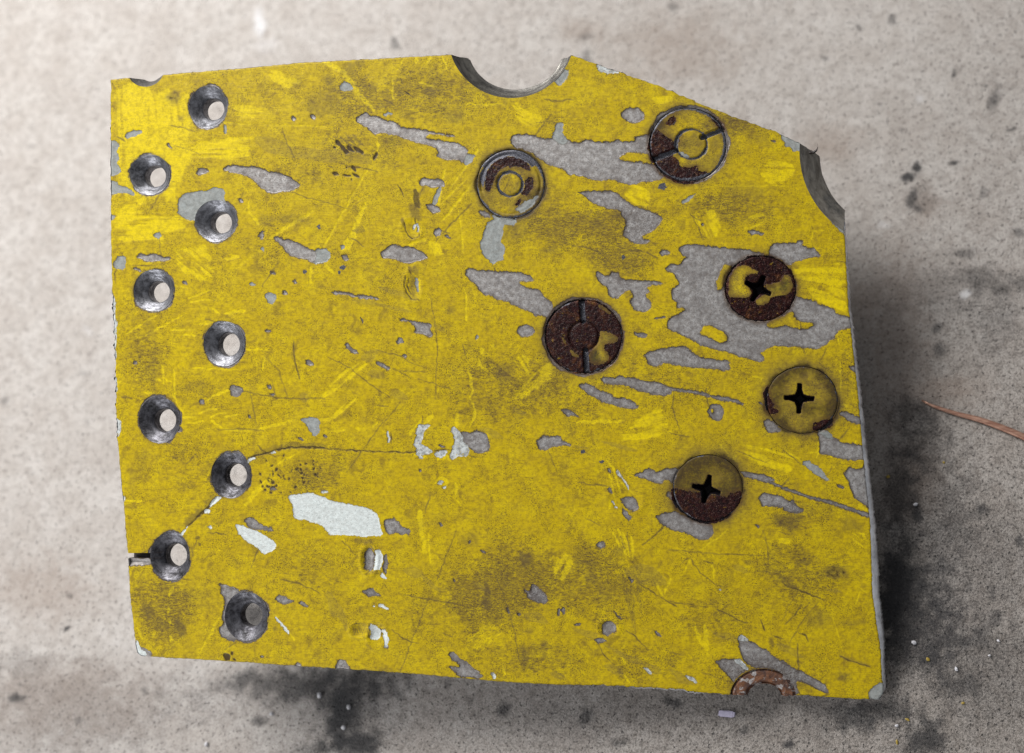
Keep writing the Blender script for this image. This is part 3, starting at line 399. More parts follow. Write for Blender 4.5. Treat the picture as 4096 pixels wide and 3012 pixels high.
# ------------------------------------------------------------------ evaluate the survey on a grid of plate points
def survey(X, Y, h):
    """X, Y regular 2-D grid of spacing h -> dict of per-point attributes"""
    x0, y0 = X[0, 0], Y[0, 0]; ny, nx = X.shape
    WX = X + 4.2 * vnoise(X, Y, 30, 11, 3) + 2.0 * vnoise(X, Y, 11, 31)
    WY = Y + 4.2 * vnoise(X, Y, 30, 51, 3) + 2.0 * vnoise(X, Y, 11, 71)
    def win(P, m):
        P = np.asarray(P)
        i0 = int(max(0, (P[:, 0].min() - m - x0) / h)); i1 = int(min(nx, (P[:, 0].max() + m - x0) / h + 2))
        j0 = int(max(0, (P[:, 1].min() - m - y0) / h)); j1 = int(min(ny, (P[:, 1].max() + m - y0) / h + 2))
        return None if i0 >= i1 or j0 >= j1 else (slice(j0, j1), slice(i0, i1))
    A = {}
    for k in ('metal', 'prim', 'white', 'torn', 'rust', 'steel', 'yel'):
        D = np.full(X.shape, -14.0)
        for P in C[k]:
            w = win(P, 24)
            if w: D[w] = np.maximum(D[w], poly_sdf(WX[w], WY[w], P))
        for kk, P, wd, s in ST:
            if kk == k:
                w = win(P, wd + 20)
                if w: D[w] = np.maximum(D[w], wd / 2 - line_dist(WX[w], WY[w], P)[0])
        A[k] = D
    for k in ('metal', 'rust'):
        A[k] = np.minimum(A[k], -A['yel'])
    fr = np.zeros(X.shape); dk = np.zeros(X.shape); gh = np.zeros(X.shape)
    nz = vnoise(X, Y, 60, 91, 4); nzs = vnoise(X * .30 + Y * .06, Y * 1.5, 40, 95, 4)
    for P in C['fresh']:
        w = win(P, 50); am = float(np.clip(.16 * math.sqrt(abs(np.sum(P[:, 0] * np.roll(P[:, 1], -1) - P[:, 1] * np.roll(P[:, 0], -1))) / 2), 6, 46))
        if w:
            q = P - P.mean(0); ax = np.linalg.svd(q, full_matrices=False)[2][0]
            if am > 40: ax = np.array([.08, 1.])               # long vertical wipe marks down the left side
            u = X[w] * ax[0] + Y[w] * ax[1]; v = -X[w] * ax[1] + Y[w] * ax[0]
            sk = vnoise(u / 9, v, 10, 96, 3) * .75 + vnoise(u / 5, v, 34, 98, 3) * .6
            m = sstep(-am * .6, am * .9, poly_sdf(WX[w], WY[w], P) + am * .9 * nz[w])
            fr[w] = np.maximum(fr[w], sstep(.22, .85, m * ((.74 + .45 * sk) if am > 40 else (.60 + 1.15 * sk))) * .95)
    for P in C['ghost']:
        w = win(P, 24)
        if w:
            d = poly_sdf(WX[w], WY[w], P)
            gh[w] = np.maximum(gh[w], sstep(-1, 3, d) * .5 + .5 * np.exp(-(d / 2.6) ** 2))
    for kk, P, wd, s in ST:
        if kk not in ('fresh', 'dark'): continue
        w = win(P, wd + 24)
        if not w: continue
        d, al = line_dist(WX[w], WY[w], P)
        hw = wd / 2 * (0.55 + 0.75 * np.sqrt(np.clip(np.sin(math.pi * np.clip(al * .92 + .04, 0, 1)), 0, 1)))
        hw = hw * (1 + .45 * vnoise(X[w], Y[w], 14, 17))
        soft = 2.2 if s > .6 else max(2.5, wd * .3)
        v = sstep(-soft, soft, hw - d) * s
        if kk == 'fresh':
            v = v * (0.8 + .3 * vnoise(X[w], Y[w], 6, 23)); fr[w] = np.maximum(fr[w], v)
        else: dk[w] = np.maximum(dk[w], v)
    for t, x, y, rx, ry, s in BL:
        (cx, cy), = tile(t, [(x, y)]); rx *= K; ry *= K
        P = np.array([(cx - rx, cy - ry), (cx + rx, cy + ry)]) ; w = win(P, 20)
        if w:
            q = np.sqrt(((WX[w] - cx) / rx) ** 2 + ((WY[w] - cy) / ry) ** 2)
            dk[w] = np.maximum(dk[w], sstep(1.35, .35, q + .9 * nz[w]) * min(1, s * 1.1) * (.75 + .5 * vnoise(X[w], Y[w], 13, 99, 3)))
    for e in (SCREWS[1], SCREWS[2]):                   # paint worn off in a band round the two slotted heads
        A['metal'] = np.maximum(A['metal'], 9 - np.abs(-ell(X, Y, e) - 3) + 9 * vnoise(X, Y, 50, 7, 2))
    gr = .16 + .12 * vnoise(X, Y, 420, 93, 3)
    for cx, cy, rx, ry, g in GRIME:
        q = np.sqrt(((WX - cx) / rx) ** 2 + ((WY - cy) / ry) ** 2)
        gr = np.maximum(gr, g * sstep(1.3, .2, q + .5 * vnoise(X, Y, 160, 97, 4)))
    A['grime'] = gr
    for k, e in enumerate(HOLES):
        A['metal'] = np.maximum(A['metal'], 2.5 - np.abs(-ell(X, Y, e) - 3) + 9 * vnoise(X, Y, 55, 820 + k, 2))
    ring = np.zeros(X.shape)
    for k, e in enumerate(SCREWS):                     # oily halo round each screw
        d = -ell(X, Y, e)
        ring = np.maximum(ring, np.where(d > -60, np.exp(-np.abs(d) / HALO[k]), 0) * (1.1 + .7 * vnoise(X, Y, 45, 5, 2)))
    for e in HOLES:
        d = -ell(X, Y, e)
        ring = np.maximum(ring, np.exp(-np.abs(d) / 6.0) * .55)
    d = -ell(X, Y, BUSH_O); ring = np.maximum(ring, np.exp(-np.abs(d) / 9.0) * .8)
    A['fresh'] = np.clip(fr, 0, 1); A['dark'] = np.clip(np.maximum(dk, ring), 0, 1); A['ghost'] = np.clip(gh, 0, 1)
    return A

# ------------------------------------------------------------------ mesh helpers
def thing(name, label, cat, group=None, mat4=None):
    o = bpy.data.objects.new(name, None); col.objects.link(o); o.empty_display_size = .02
    o['label'] = label; o['category'] = cat
    if group: o['group'] = group
    if mat4 is not None: o.matrix_world = mat4
    return o

def mesh_obj(name, V, F, mat, parent=None, smooth=True, attrs=None):
    me = bpy.data.meshes.new(name)
    V = np.asarray(V, np.float32)
    if isinstance(F, np.ndarray):
        n, k = F.shape
        me.vertices.add(len(V)); me.vertices.foreach_set('co', V.ravel())
        me.loops.add(n * k); me.loops.foreach_set('vertex_index', F.ravel().astype(np.int32))
        me.polygons.add(n); me.polygons.foreach_set('loop_start', np.arange(0, n * k, k, dtype=np.int32))
        me.update(calc_edges=True)
    else:
        me.from_pydata([tuple(map(float, v)) for v in V], [], [list(map(int, f)) for f in F])
        me.update()
    me.polygons.foreach_set('use_smooth', np.full(len(me.polygons), smooth))
    for k, a in (attrs or {}).items():
        at = me.attributes.new(k, 'FLOAT', 'POINT'); at.data.foreach_set('value', np.asarray(a, np.float32).ravel())
    me.materials.append(mat)
    o = bpy.data.objects.new(name, me); col.objects.link(o)
    if parent: o.parent = parent
    return o

def L(x, y, z):
    return np.stack([(np.asarray(x, float) - 2048) * S, (1506 - np.asarray(y, float)) * S, np.asarray(z, float) * S + 0 * np.asarray(x, float)], -1)

def grid_sheet(name, box, h, sdf, zf, mat, parent, flip=False, with_attrs=True):
    """a regular sheet trimmed to sdf > 0 with its rim snapped onto the outline"""
    x0, y0, x1, y1 = box
    xs = np.arange(x0, x1 + h, h); ys = np.arange(y0, y1 + h, h)
    X, Y = np.meshgrid(xs, ys); ny, nx = X.shape
    A = survey(X, Y, h) if with_attrs else {}
    dc = sdf(X[:-1, :-1] + h / 2, Y[:-1, :-1] + h / 2)
    keep = dc > 0
    cnt = np.zeros(X.shape, int)
    for a in (slice(0, -1), slice(1, None)):
        for b in (slice(0, -1), slice(1, None)): cnt[a, b] += keep
    rim = (cnt > 0) & (cnt < 4)
    rx, ry = X[rim].copy(), Y[rim].copy()
    for _ in range(3):
        e = .5
        d = sdf(rx, ry); gx = (sdf(rx + e, ry) - sdf(rx - e, ry)) / (2 * e); gy = (sdf(rx, ry + e) - sdf(rx, ry - e)) / (2 * e)
        g2 = np.maximum(gx * gx + gy * gy, .2)
        rx -= np.clip(d * gx / g2, -h, h); ry -= np.clip(d * gy / g2, -h, h)
    PX, PY = X.copy(), Y.copy(); PX[rim] = rx; PY[rim] = ry
    Z = zf(PX, PY, A)
    used = cnt > 0
    idx = np.full(X.shape, -1); idx[used] = np.arange(used.sum())
    a, b, c, d = idx[:-1, :-1][keep], idx[1:, :-1][keep], idx[1:, 1:][keep], idx[:-1, 1:][keep]
    F = np.stack([a, b, c, d] if not flip else [a, d, c, b], 1)
    V = L(PX[used], PY[used], Z[used])
    return mesh_obj(name, V, F, mat, parent, True, {k: v[used] for k, v in A.items()})

# ------------------------------------------------------------------ materials
class NT:
    def __init__(s, name):
        s.m = bpy.data.materials.new(name); s.m.use_nodes = True
        s.t = s.m.node_tree; s.t.nodes.clear()
        s.out = s.t.nodes.new('ShaderNodeOutputMaterial'); s.b = s.t.nodes.new('ShaderNodeBsdfPrincipled')
        s.t.links.new(s.b.outputs[0], s.out.inputs[0])
        tc = s.t.nodes.new('ShaderNodeTexCoord'); s.obj = s.vm(tc.outputs['Object'], (1 / (100 * S),) * 3)
    def set(s, sock, v):
        if isinstance(v, (int, float)): sock.default_value = v
        elif isinstance(v, (tuple, list)): sock.default_value = (*v, 1) if len(v) == 3 and sock.type == 'RGBA' else v
        else: s.t.links.new(v, sock)
    def vm(s, v, sc, rot=None):
        n = s.t.nodes.new('ShaderNodeMapping'); s.set(n.inputs['Vector'], v); n.inputs['Scale'].default_value = sc
        if rot: n.inputs['Rotation'].default_value = rot
        return n.outputs[0]
    def noise(s, scale, detail=3, rough=.55, dist=0., vec=None, w=None):
        n = s.t.nodes.new('ShaderNodeTexNoise'); s.set(n.inputs['Vector'], s.obj if vec is None else vec)
        n.inputs['Scale'].default_value = scale; n.inputs['Detail'].default_value = detail
        n.inputs['Roughness'].default_value = rough; n.inputs['Distortion'].default_value = dist
        return n.outputs['Fac']
    def voro(s, scale, vec=None, feat='F1'):
        n = s.t.nodes.new('ShaderNodeTexVoronoi'); n.feature = feat; s.set(n.inputs['Vector'], s.obj if vec is None else vec); n.inputs['Scale'].default_value = scale
        return n.outputs['Distance']
    def attr(s, name):
        n = s.t.nodes.new('ShaderNodeAttribute'); n.attribute_name = name; return n.outputs['Fac']
    def math(s, op, a, b=0., c=None, clamp=False):
        n = s.t.nodes.new('ShaderNodeMath'); n.operation = op; n.use_clamp = clamp
        s.set(n.inputs[0], a); s.set(n.inputs[1], b)
        if c is not None: s.set(n.inputs[2], c)
        return n.outputs[0]
    def rng(s, v, a, b, c=0., d=1.):
        n = s.t.nodes.new('ShaderNodeMapRange'); n.interpolation_type = 'SMOOTHSTEP'
        s.set(n.inputs[0], v); n.inputs[1].default_value = a; n.inputs[2].default_value = b; n.inputs[3].default_value = c; n.inputs[4].default_value = d
        return n.outputs[0]
    def mix(s, f, a, b, mode='MIX'):
        n = s.t.nodes.new('ShaderNodeMix'); n.data_type = 'RGBA'; n.blend_type = mode
        s.set(n.inputs[0], f); s.set(n.inputs[6], a); s.set(n.inputs[7], b)
        return n.outputs[2]
    def mixf(s, f, a, b):
        n = s.t.nodes.new('ShaderNodeMix'); n.data_type = 'FLOAT'
        s.set(n.inputs[0], f); s.set(n.inputs[2], a); s.set(n.inputs[3], b)
        return n.outputs[0]
    def bump(s, hgt, strength, dist):
        n = s.t.nodes.new('ShaderNodeBump'); n.inputs['Strength'].default_value = strength; n.inputs['Distance'].default_value = dist
        s.set(n.inputs['Height'], hgt); return n.outputs[0]
    def fin(s, c, rough, metal=0., nrm=None, spec=.5):
        s.set(s.b.inputs['Base Color'], c); s.set(s.b.inputs['Roughness'], rough); s.set(s.b.inputs['Metallic'], metal)
        s.b.inputs['Specular IOR Level'].default_value = spec
        if nrm is not None: s.set(s.b.inputs['Normal'], nrm)
        return s.m

def paint_material():
    n = NT('worn_yellow_paint')
    n1, n2 = n.noise(1.1, 6, .6, .6), n.noise(2.6, 8, .65, .3)
    streak = n.noise(1.0, 5, .6, .2, n.vm(n.obj, (1.6, 26, 1), (0, 0, math.radians(9))))
    streak2 = n.noise(1.0, 4, .6, .2, n.vm(n.obj, (22, 2.0, 1), (0, 0, math.radians(-4))))
    fine = n.noise(17, 3, .6); grit = n.noise(20, 2, .5); grit2 = n.noise(34, 2, .5)
    fresh, dark, ghost = n.attr('fresh'), n.attr('dark'), n.attr('ghost')
    f1 = n.rng(n.math('ADD', n1, n.math('MULTIPLY', n.math('SUBTRACT', fine, .5), .35)), .42, .68, 0, .5)
    f1 = n.math('MAXIMUM', f1, fresh)
    c = n.mix(f1, (.60, .438, .003), (.80, .62, .001))
    c = n.mix(n.rng(fresh, .35, .95), c, (.86, .665, .0015))
    c = n.mix(n.rng(n2, .46, .74, 0, .65), c, n.mix(.62, c, (.235, .155, .020)))
    n3 = n.noise(6.5, 8, .68, .3)
    c = n.mix(n.math('MULTIPLY', n.rng(n3, .48, .68, 0, .42), n.math('SUBTRACT', 1., n.math('MULTIPLY', fresh, .5))), c, (.28, .19, .012))
    c = n.mix(n.rng(n3, .48, .32, 0, .25), c, (.72, .51, .006))
    n4 = n.noise(1.7, 7, .62, .8)
    c = n.mix(n.math('MULTIPLY', n.rng(n4, .52, .70, 0, .60), n.math('SUBTRACT', 1., n.math('MULTIPLY', fresh, .8))), c, n.mix(n.rng(fine, .35, .65), (.15, .105, .028), (.32, .22, .014)))
    c = n.mix(n.math('MULTIPLY', n.rng(streak, .50, .72, 0, .55), n.math('SUBTRACT', 1., n.math('MULTIPLY', fresh, .6))), c, (.29, .20, .020))
    c = n.mix(n.rng(streak2, .6, .75, 0, .30), c, (.60, .42, .02))
    grime0 = n.attr('grime')
    # ground-in black speckle
    area_ = n.math('ADD', n.rng(n.noise(.9, 5, .62, .4), .40, .62, .12, .9), n.math('MULTIPLY', grime0, .35), clamp=True)
    sp = n.math('MULTIPLY', n.math('MAXIMUM', n.rng(grit, .565, .64), n.rng(grit2, .57, .645, 0, .9)), area_)
    grime = n.attr('grime')
    sp = n.math('MULTIPLY', sp, n.math('SUBTRACT', n.math('ADD', .72, n.math('MULTIPLY', grime, .4)), n.math('MULTIPLY', fresh, .45)), clamp=True)
    c = n.mix(sp, c, (.034, .027, .016))
    n5 = n.math('ADD', n.math('MULTIPLY', n.noise(5.5, 9, .74, .4, n.vm(n.obj, (.7, 1.35, 1), (0, 0, math.radians(12)))), .7), n.math('MULTIPLY', n.noise(1.5, 4, .6, .4), .3))
    gm = n.rng(n.math('ADD', n5, n.math('MULTIPLY', n.math('SUBTRACT', grime, .35), .30)), .51, .68)
    brk = n.noise(12, 6, .75, .3, n.vm(n.obj, (.6, 1.5, 1), (0, 0, math.radians(14))))
    gm = n.math('MULTIPLY', gm, n.rng(brk, .38, .62, .25, 1.15))
    gm = n.math('MULTIPLY', gm, n.math('SUBTRACT', .86, n.math('MULTIPLY', fresh, .5)), clamp=True)
    c = n.mix(gm, c, n.mix(n.rng(n5, .45, .75), (.150, .105, .030), (.045, .034, .022)))
    c = n.mix(n.math('MULTIPLY', ghost, .55), c, (.215, .165, .050))
    dk = n.math('MULTIPLY', dark, n.math('ADD', .70, n.math('MULTIPLY', n.noise(9, 4, .65), .7)), clamp=True)
    dmix = n.mix(n.rng(dark, .55, .85), (.080, .060, .038), (.016, .015, .017))
    c = n.mix(n.math('MULTIPLY', dk, .92), c, dmix)
    rough = n.rng(n2, .3, .7, .40, .58)
    metal = 0.0
    jag = n.math('ADD', n.math('MULTIPLY', n.math('SUBTRACT', n.noise(14, 3, .6), .5), 6.), n.math('ADD', n.math('MULTIPLY', n.math('SUBTRACT', n.noise(32, 2, .6), .5), 5.), n.math('MULTIPLY', n.math('SUBTRACT', n.noise(6.5, 3, .6), .5), 15.)))
    # bare alloy
    mot = n.noise(5, 6, .7); mot2 = n.noise(24, 3, .6)
    mc = n.mix(n.rng(mot, .32, .68), (.225, .222, .220), (.54, .538, .534))
    mc = n.mix(n.rng(mot2, .40, .66, 0, .75), mc, (.43, .425, .43))
    mc = n.mix(n.math('MULTIPLY', n.rng(n.noise(24, 2, .5), .585, .66), .6), mc, (.07, .064, .066))
    mc = n.mix(n.rng(n.noise(1.3, 5, .6), .45, .70, 0, .55), mc, (.185, .178, .180))
    mc = n.mix(n.math('MULTIPLY', dark, .45), mc, (.05, .045, .05))
    sm = n.math('ADD', n.attr('metal'), jag)
    mc = n.mix(n.rng(n.math('ADD', sm, n.math('MULTIPLY', n.math('SUBTRACT', mot, .5), 26.)), 0, 16, .5, 0), mc, (.10, .093, .095))
    mc = n.mix(n.math('MULTIPLY', n.math('MULTIPLY', grime, n.rng(mot2, .35, .6)), .65), mc, (.050, .044, .046))
    fm = n.rng(sm, -.8, .8)
    edge = n.math('MULTIPLY', n.rng(sm, -2.2, .2), n.rng(sm, 1.2, 4.2, 1, 0))
    c = n.mix(n.math('MULTIPLY', n.rng(sm, -6, -.5), .35), c, (.16, .115, .04))
    c = n.mix(fm, c, mc)
    c = n.mix(n.math('MULTIPLY', edge, n.rng(mot, .3, .62, .12, .85)), c, (.040, .034, .032))
    # grey-green primer
    sp_ = n.math('ADD', n.attr('prim'), jag); fp = n.rng(sp_, -.8, .8)
    pc = n.mix(n.rng(mot, .3, .7), (.255, .285, .285), (.40, .435, .43)); pc = n.mix(n.math('MULTIPLY', n.rng(n.noise(34, 2, .5), .58, .68), .45), pc, (.09, .09, .09))
    c = n.mix(fp, c, pc)
    c = n.mix(n.math('MULTIPLY', n.math('MULTIPLY', n.rng(sp_, -2., .2), n.rng(sp_, .8, 3., 1, 0)), .5), c, (.09, .085, .075))
    st_ = n.math('ADD', n.attr('torn'), jag); ft = n.rng(st_, -.8, .8)
    tn = n.noise(6, 5, .7, .5)
    tcol = n.mix(n.rng(tn, .36, .60), (.26, .285, .29), (.66, .71, .715))
    tcol = n.mix(n.rng(n.noise(11, 4, .65, 1.), .60, .68, 0, .8), tcol, (.62, .46, .02))
    c = n.mix(n.math('MULTIPLY', n.rng(st_, -4, -.5), .5), c, (.12, .095, .04))
    c = n.mix(ft, c, tcol)
    # white undercoat / freshly torn bright metal / painted corner sheen
    sw = n.math('ADD', n.attr('white'), jag); fw = n.rng(sw, -.8, .8)
    wc0 = n.mix(n.rng(n.noise(26, 3, .6, 0, n.vm(n.obj, (.5, 1.6, 1))), .35, .7), (.82, .88, .87), (.62, .69, .69))
    wc = n.mix(n.rng(n.noise(1.6, 6, .65), .54, .76, 0, .4), wc0, (.50, .55, .545))
    wc = n.mix(n.rng(n.noise(24, 2, .5), .60, .68, 0, .5), wc, (.25, .27, .26))
    c = n.mix(n.math('MULTIPLY', n.rng(sw, -5, -.5), .4), c, (.17, .13, .06))
    c = n.mix(fw, c, wc)
    # rust and dark steel on the screw heads
    sr = n.math('ADD', n.attr('rust'), jag); fr = n.rng(sr, -1.5, 1.)
    rc = n.mix(n.rng(n.noise(7, 6, .7), .38, .66), (.0085, .003, .004), (.029, .0075, .007))
    rc = n.mix(n.rng(n.noise(2.2, 7, .7, .6), .52, .70, 0, .75), rc, (.105, .040, .012))
    rc = n.mix(n.rng(n.noise(4.5, 6, .7), .62, .70, 0, .8), rc, (.24, .155, .012))
    rc = n.mix(n.rng(n.noise(26, 3, .6), .60, .70, 0, .8), rc, (.20, .13, .10))
    rc = n.mix(n.math('MULTIPLY', n.rng(dark, .75, .95), .9), rc, (.006, .006, .008))
    c = n.mix(n.math('MULTIPLY', n.rng(sr, -26, -.5), .62), c, (.085, .042, .014))
    c = n.mix(fr, c, rc)
    ss = n.math('ADD', n.attr('steel'), jag); fs = n.rng(ss, -1., 1.)
    c = n.mix(fs, c, n.mix(n.rng(mot2, .4, .65), (.045, .046, .056), (.13, .13, .15)))
    bare = n.math('MAXIMUM', fm, fs)
    metal = n.math('MULTIPLY', bare, .35)
    rough = n.mixf(bare, rough, .42); rough = n.mixf(fr, rough, .38); rough = n.mixf(fw, rough, .6)
    low = n.math('MAXIMUM', n.math('MAXIMUM', fm, fp), n.math('MAXIMUM', fw, ft))
    hgt = n.math('ADD', n.math('MULTIPLY', low, -.9), n.math('MULTIPLY', n.math('ADD', fine, grit), n.mixf(fr, .07, .8)))
    hgt = n.math('SUBTRACT', hgt, n.math('MULTIPLY', fresh, .08))
    hgt = n.math('SUBTRACT', hgt, n.math('MULTIPLY', streak, .25))
    nrm = n.bump(hgt, .55, 3.0 * S)
    return n.fin(c, rough, metal, nrm, .10)

def alloy_material(name, lo, hi, rough, metallic, sc=5., tint=(.02, .02, .022), dirt=.6, stretch=(1, 1, 1)):
    n = NT(name)
    v = n.vm(n.obj, stretch)
    a = n.noise(sc, 6, .68, .4, v); b = n.noise(sc * 5, 3, .6, 0, v)
    c = n.mix(n.rng(a, .32, .68), lo, hi)
    c = n.mix(n.rng(n.noise(sc * .5, 5, .7), .45, .68, 0, dirt), c, tint)
    c = n.mix(n.rng(b, .55, .72, 0, .5), c, hi)
    return n.fin(c, n.rng(a, .3, .7, rough * 1.2, rough * .75), metallic, n.bump(n.math('ADD', a, n.math('MULTIPLY', b, .5)), .5, 3 * S))

PAINT = paint_material()
BORE_SHADED = alloy_material('machined_shaded_alloy', (.045, .043, .050), (.165, .162, .18), .50, .8, 4., (.013, .012, .012), 1.0, (1, 1, 2.5))  # darker copy for the lower holes, their shade put into the colour
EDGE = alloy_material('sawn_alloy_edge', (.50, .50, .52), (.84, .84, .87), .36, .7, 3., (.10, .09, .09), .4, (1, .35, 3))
BORE_LIT = alloy_material('machined_lit_alloy', (.07, .07, .078), (.28, .28, .305), .47, .85, 4., (.02, .019, .02), .6, (1, 1, 2.5))  # lighter copy for the upper holes, lamp gleam put into the colour
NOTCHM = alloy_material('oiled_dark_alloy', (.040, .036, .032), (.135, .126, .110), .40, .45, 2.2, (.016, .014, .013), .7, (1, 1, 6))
UNDER = alloy_material('dull_alloy', (.16, .16, .17), (.28, .28, .29), .5, .5)
def rust_ring_material():
    n = NT('orange_rust')
    a, b = n.noise(2.6, 6, .65, .6), n.noise(3.2, 5, .6, .5, n.vm(n.obj, (1, 1.2, 1), (0, 0, 1)))
    c = n.mix(n.rng(a, .35, .66), (.034, .012, .008), (.165, .062, .021))
    c = n.mix(n.rng(b, .53, .60, 0, .9), c, (.33, .31, .305))
    c = n.mix(n.rng(n.noise(22, 3, .6), .52, .66, 0, .7), c, (.055, .022, .012))
    return n.fin(c, .68, 0, n.bump(n.math('ADD', a, n.math('MULTIPLY', n.noise(20, 4, .6), .4)), .7, 6 * S))
RUSTR = rust_ring_material()
NOTCHL = alloy_material('brown_stained_alloy', (.105, .092, .075), (.235, .215, .185), .45, .25, 2.0, (.03, .032, .035), .75, (1, 1, 5))

DKB = alloy_material('dark_oxide_slit_shade', (.018, .010, .008), (.045, .026, .02), .5, 0, 6)  # burr's own brown; in the slit it stands in for shade

# ------------------------------------------------------------------ the plate
plate = thing('metal_plate', 'worn yellow painted metal plate with countersunk holes and six screw heads above the floor', 'metal plate', None, M)

def plate_sdf(X, Y):
    d = poly_sdf(X, Y, OUTD)
    for k, e in enumerate(HOLES): d = np.minimum(d, -ell(X, Y, e) + 2.2 * vnoise(X, Y, 34, 800 + k, 2) - 1)
    for e, _ in NOTCH: d = np.minimum(d, -ell(X, Y, e))
    for k, e in enumerate(SCREWS): d = np.minimum(d, -ell(X, Y, e, 1.0) + 2.0 * vnoise(X, Y, 38, 720 + k, 2))
    d = np.minimum(d, -ell(X, Y, BUSH_O, 1.5))
    d = np.minimum(d, -poly_sdf(X, Y, SLIT))
    return d
DENT = [(tile('11', [(1115, 290)])[0], 34, 36, 3), (tile('11', [(1130, 860)])[0], 32, 52, 3.5), (tile('13', [(690, 500)])[0], 28, 50, 9), (tile('13', [(600, 1200)])[0], 34, 26, 7), (tile('13', [(770, 1250)])[0], 34, 44, 6), (tile('23', [(1085, 935)])[0], 36, 30, 5), (tile('22', [(1250, 1500)])[0], 60, 50, 4)]
def relief(X, Y, A):
    jag = 0
    z = -1.9 * np.maximum.reduce([sstep(-1.5, 2.5, A['metal']), sstep(-1.5, 2.5, A['prim']), sstep(-1.5, 2.5, A['white']), sstep(-1.5, 2.5, A['torn'])])
    z = z + .55 * vnoise(X, Y, 90, 201, 2) + .25 * vnoise(X, Y, 13, 203)
    z = z - .3 * A['fresh'] - 2.2 * sstep(.7, 1., A['dark'])
    for (cx, cy), rx, ry, dep in DENT:
        q = ((X - cx) / rx) ** 2 + ((Y - cy) / ry) ** 2
        z = z - dep * np.exp(-q * 1.6) + dep * .35 * np.exp(-((np.sqrt(q) - 1.25) / .25) ** 2)
    return z
def face_z(X, Y, A):
    z = relief(X, Y, A)
    d = np.minimum(poly_sdf(X, Y, OUTD), 40)
    z = z - 2.4 * np.clip(1 - d / 5, 0, 1) ** 2
    # the torn lip under the saw slit sags
    q = np.clip(1 - np.abs(Y - 2246) / 22, 0, 1) * np.clip((615 - X) / 60, 0, 1)
    return z - 10 * q
grid_sheet('painted_face', (430, 196, 3560, 2816), 3.3, plate_sdf, face_z, PAINT, plate)

def under_sdf(X, Y):
    d = poly_sdf(X, Y, OUTD)
    for e in HOLES: d = np.minimum(d, -ell(X, Y, bore(e)))
    for _, e in NOTCH: d = np.minimum(d, -ell(X, Y, e))
    d = np.minimum(d, -ell(X, Y, BUSH_I)); d = np.minimum(d, -poly_sdf(X, Y, SLIT))
    return d
grid_sheet('underside', (430, 196, 3560, 2816), 12.0, under_sdf, lambda X, Y, A: X * 0 - T, UNDER, plate, True, False)

# side wall, leaning out along the sawn right-hand side
FL = np.array([(900, 4), (980, 5), (1236, 8), (1600, 13), (1856, 18), (2097, 21), (2200, 26), (2330, 30), (2480, 26), (2620, 15), (2721, 13), (2780, 3)])
def side_wall():
    P = densify(OUTD, 6); n = len(P)
    V, F = [], []
    ring = np.array([(0.0, -1.5, 0), (.70, -7, 0), (.95, -18, 0), (1.0, -34, 0), (.96, -T, 0)])
    top = np.zeros(n)
    for (e, f) in NOTCH:
        q = np.hypot(P[:, 0] - e[0], P[:, 1] - e[1])
        top = np.maximum(top, np.clip((e[2] - q) / (e[2] - f[2]), 0, 1.01))
    qi = ell(P[:, 0], P[:, 1], BUSH_I)
    top = np.where(qi > 0, 1.01, top)
    sl = (poly_sdf(P[:, 0], P[:, 1], SLIT) > 0)
    top = np.where(sl, 1.01, top)
    for i, (x, y) in enumerate(P):
        fx = np.interp(y, FL[:, 0], FL[:, 1]) if x > 3365 and 880 < y < 2785 else 0
        fx += (rng.normal() * 1.3 if fx else 0)
        fy = 7 * sstep(2470, 2560, x) * sstep(2850, 2790, x) if y > 2735 and x < 2860 else 0
        if y > 2620 and x < 2470: fy = 1.2
        for s, z, _ in ring:
            zz = min(z, -top[i] * T)
            V.append((x + fx * s, y + fy * min(1, s * 3), zz))
    m = len(ring)
    for i in range(n):
        j = (i + 1) % n
        if top[i] > 1 or top[j] > 1: continue
        for k in range(m - 1): F.append((i * m + k, i * m + k + 1, j * m + k + 1, j * m + k))
    V = np.array(V)
    return mesh_obj('edge_wall', L(V[:, 0], V[:, 1], V[:, 2]), F, EDGE, plate)
side_wall()

# slit walls, and an added dark floor standing in for the slit's shade
V = L([420+90, 640, 640, 420+90, 420+90, 640, 640, 420+90], [2213, 2211, 2211, 2213, 2231, 2233, 2233, 2231], [-2, -2, -34, -34, -2, -2, -34, -34])
mesh_obj('saw_slit', V, [(0, 1, 2, 3), (4, 7, 6, 5), (3, 2, 6, 7)], DKB, plate, False)

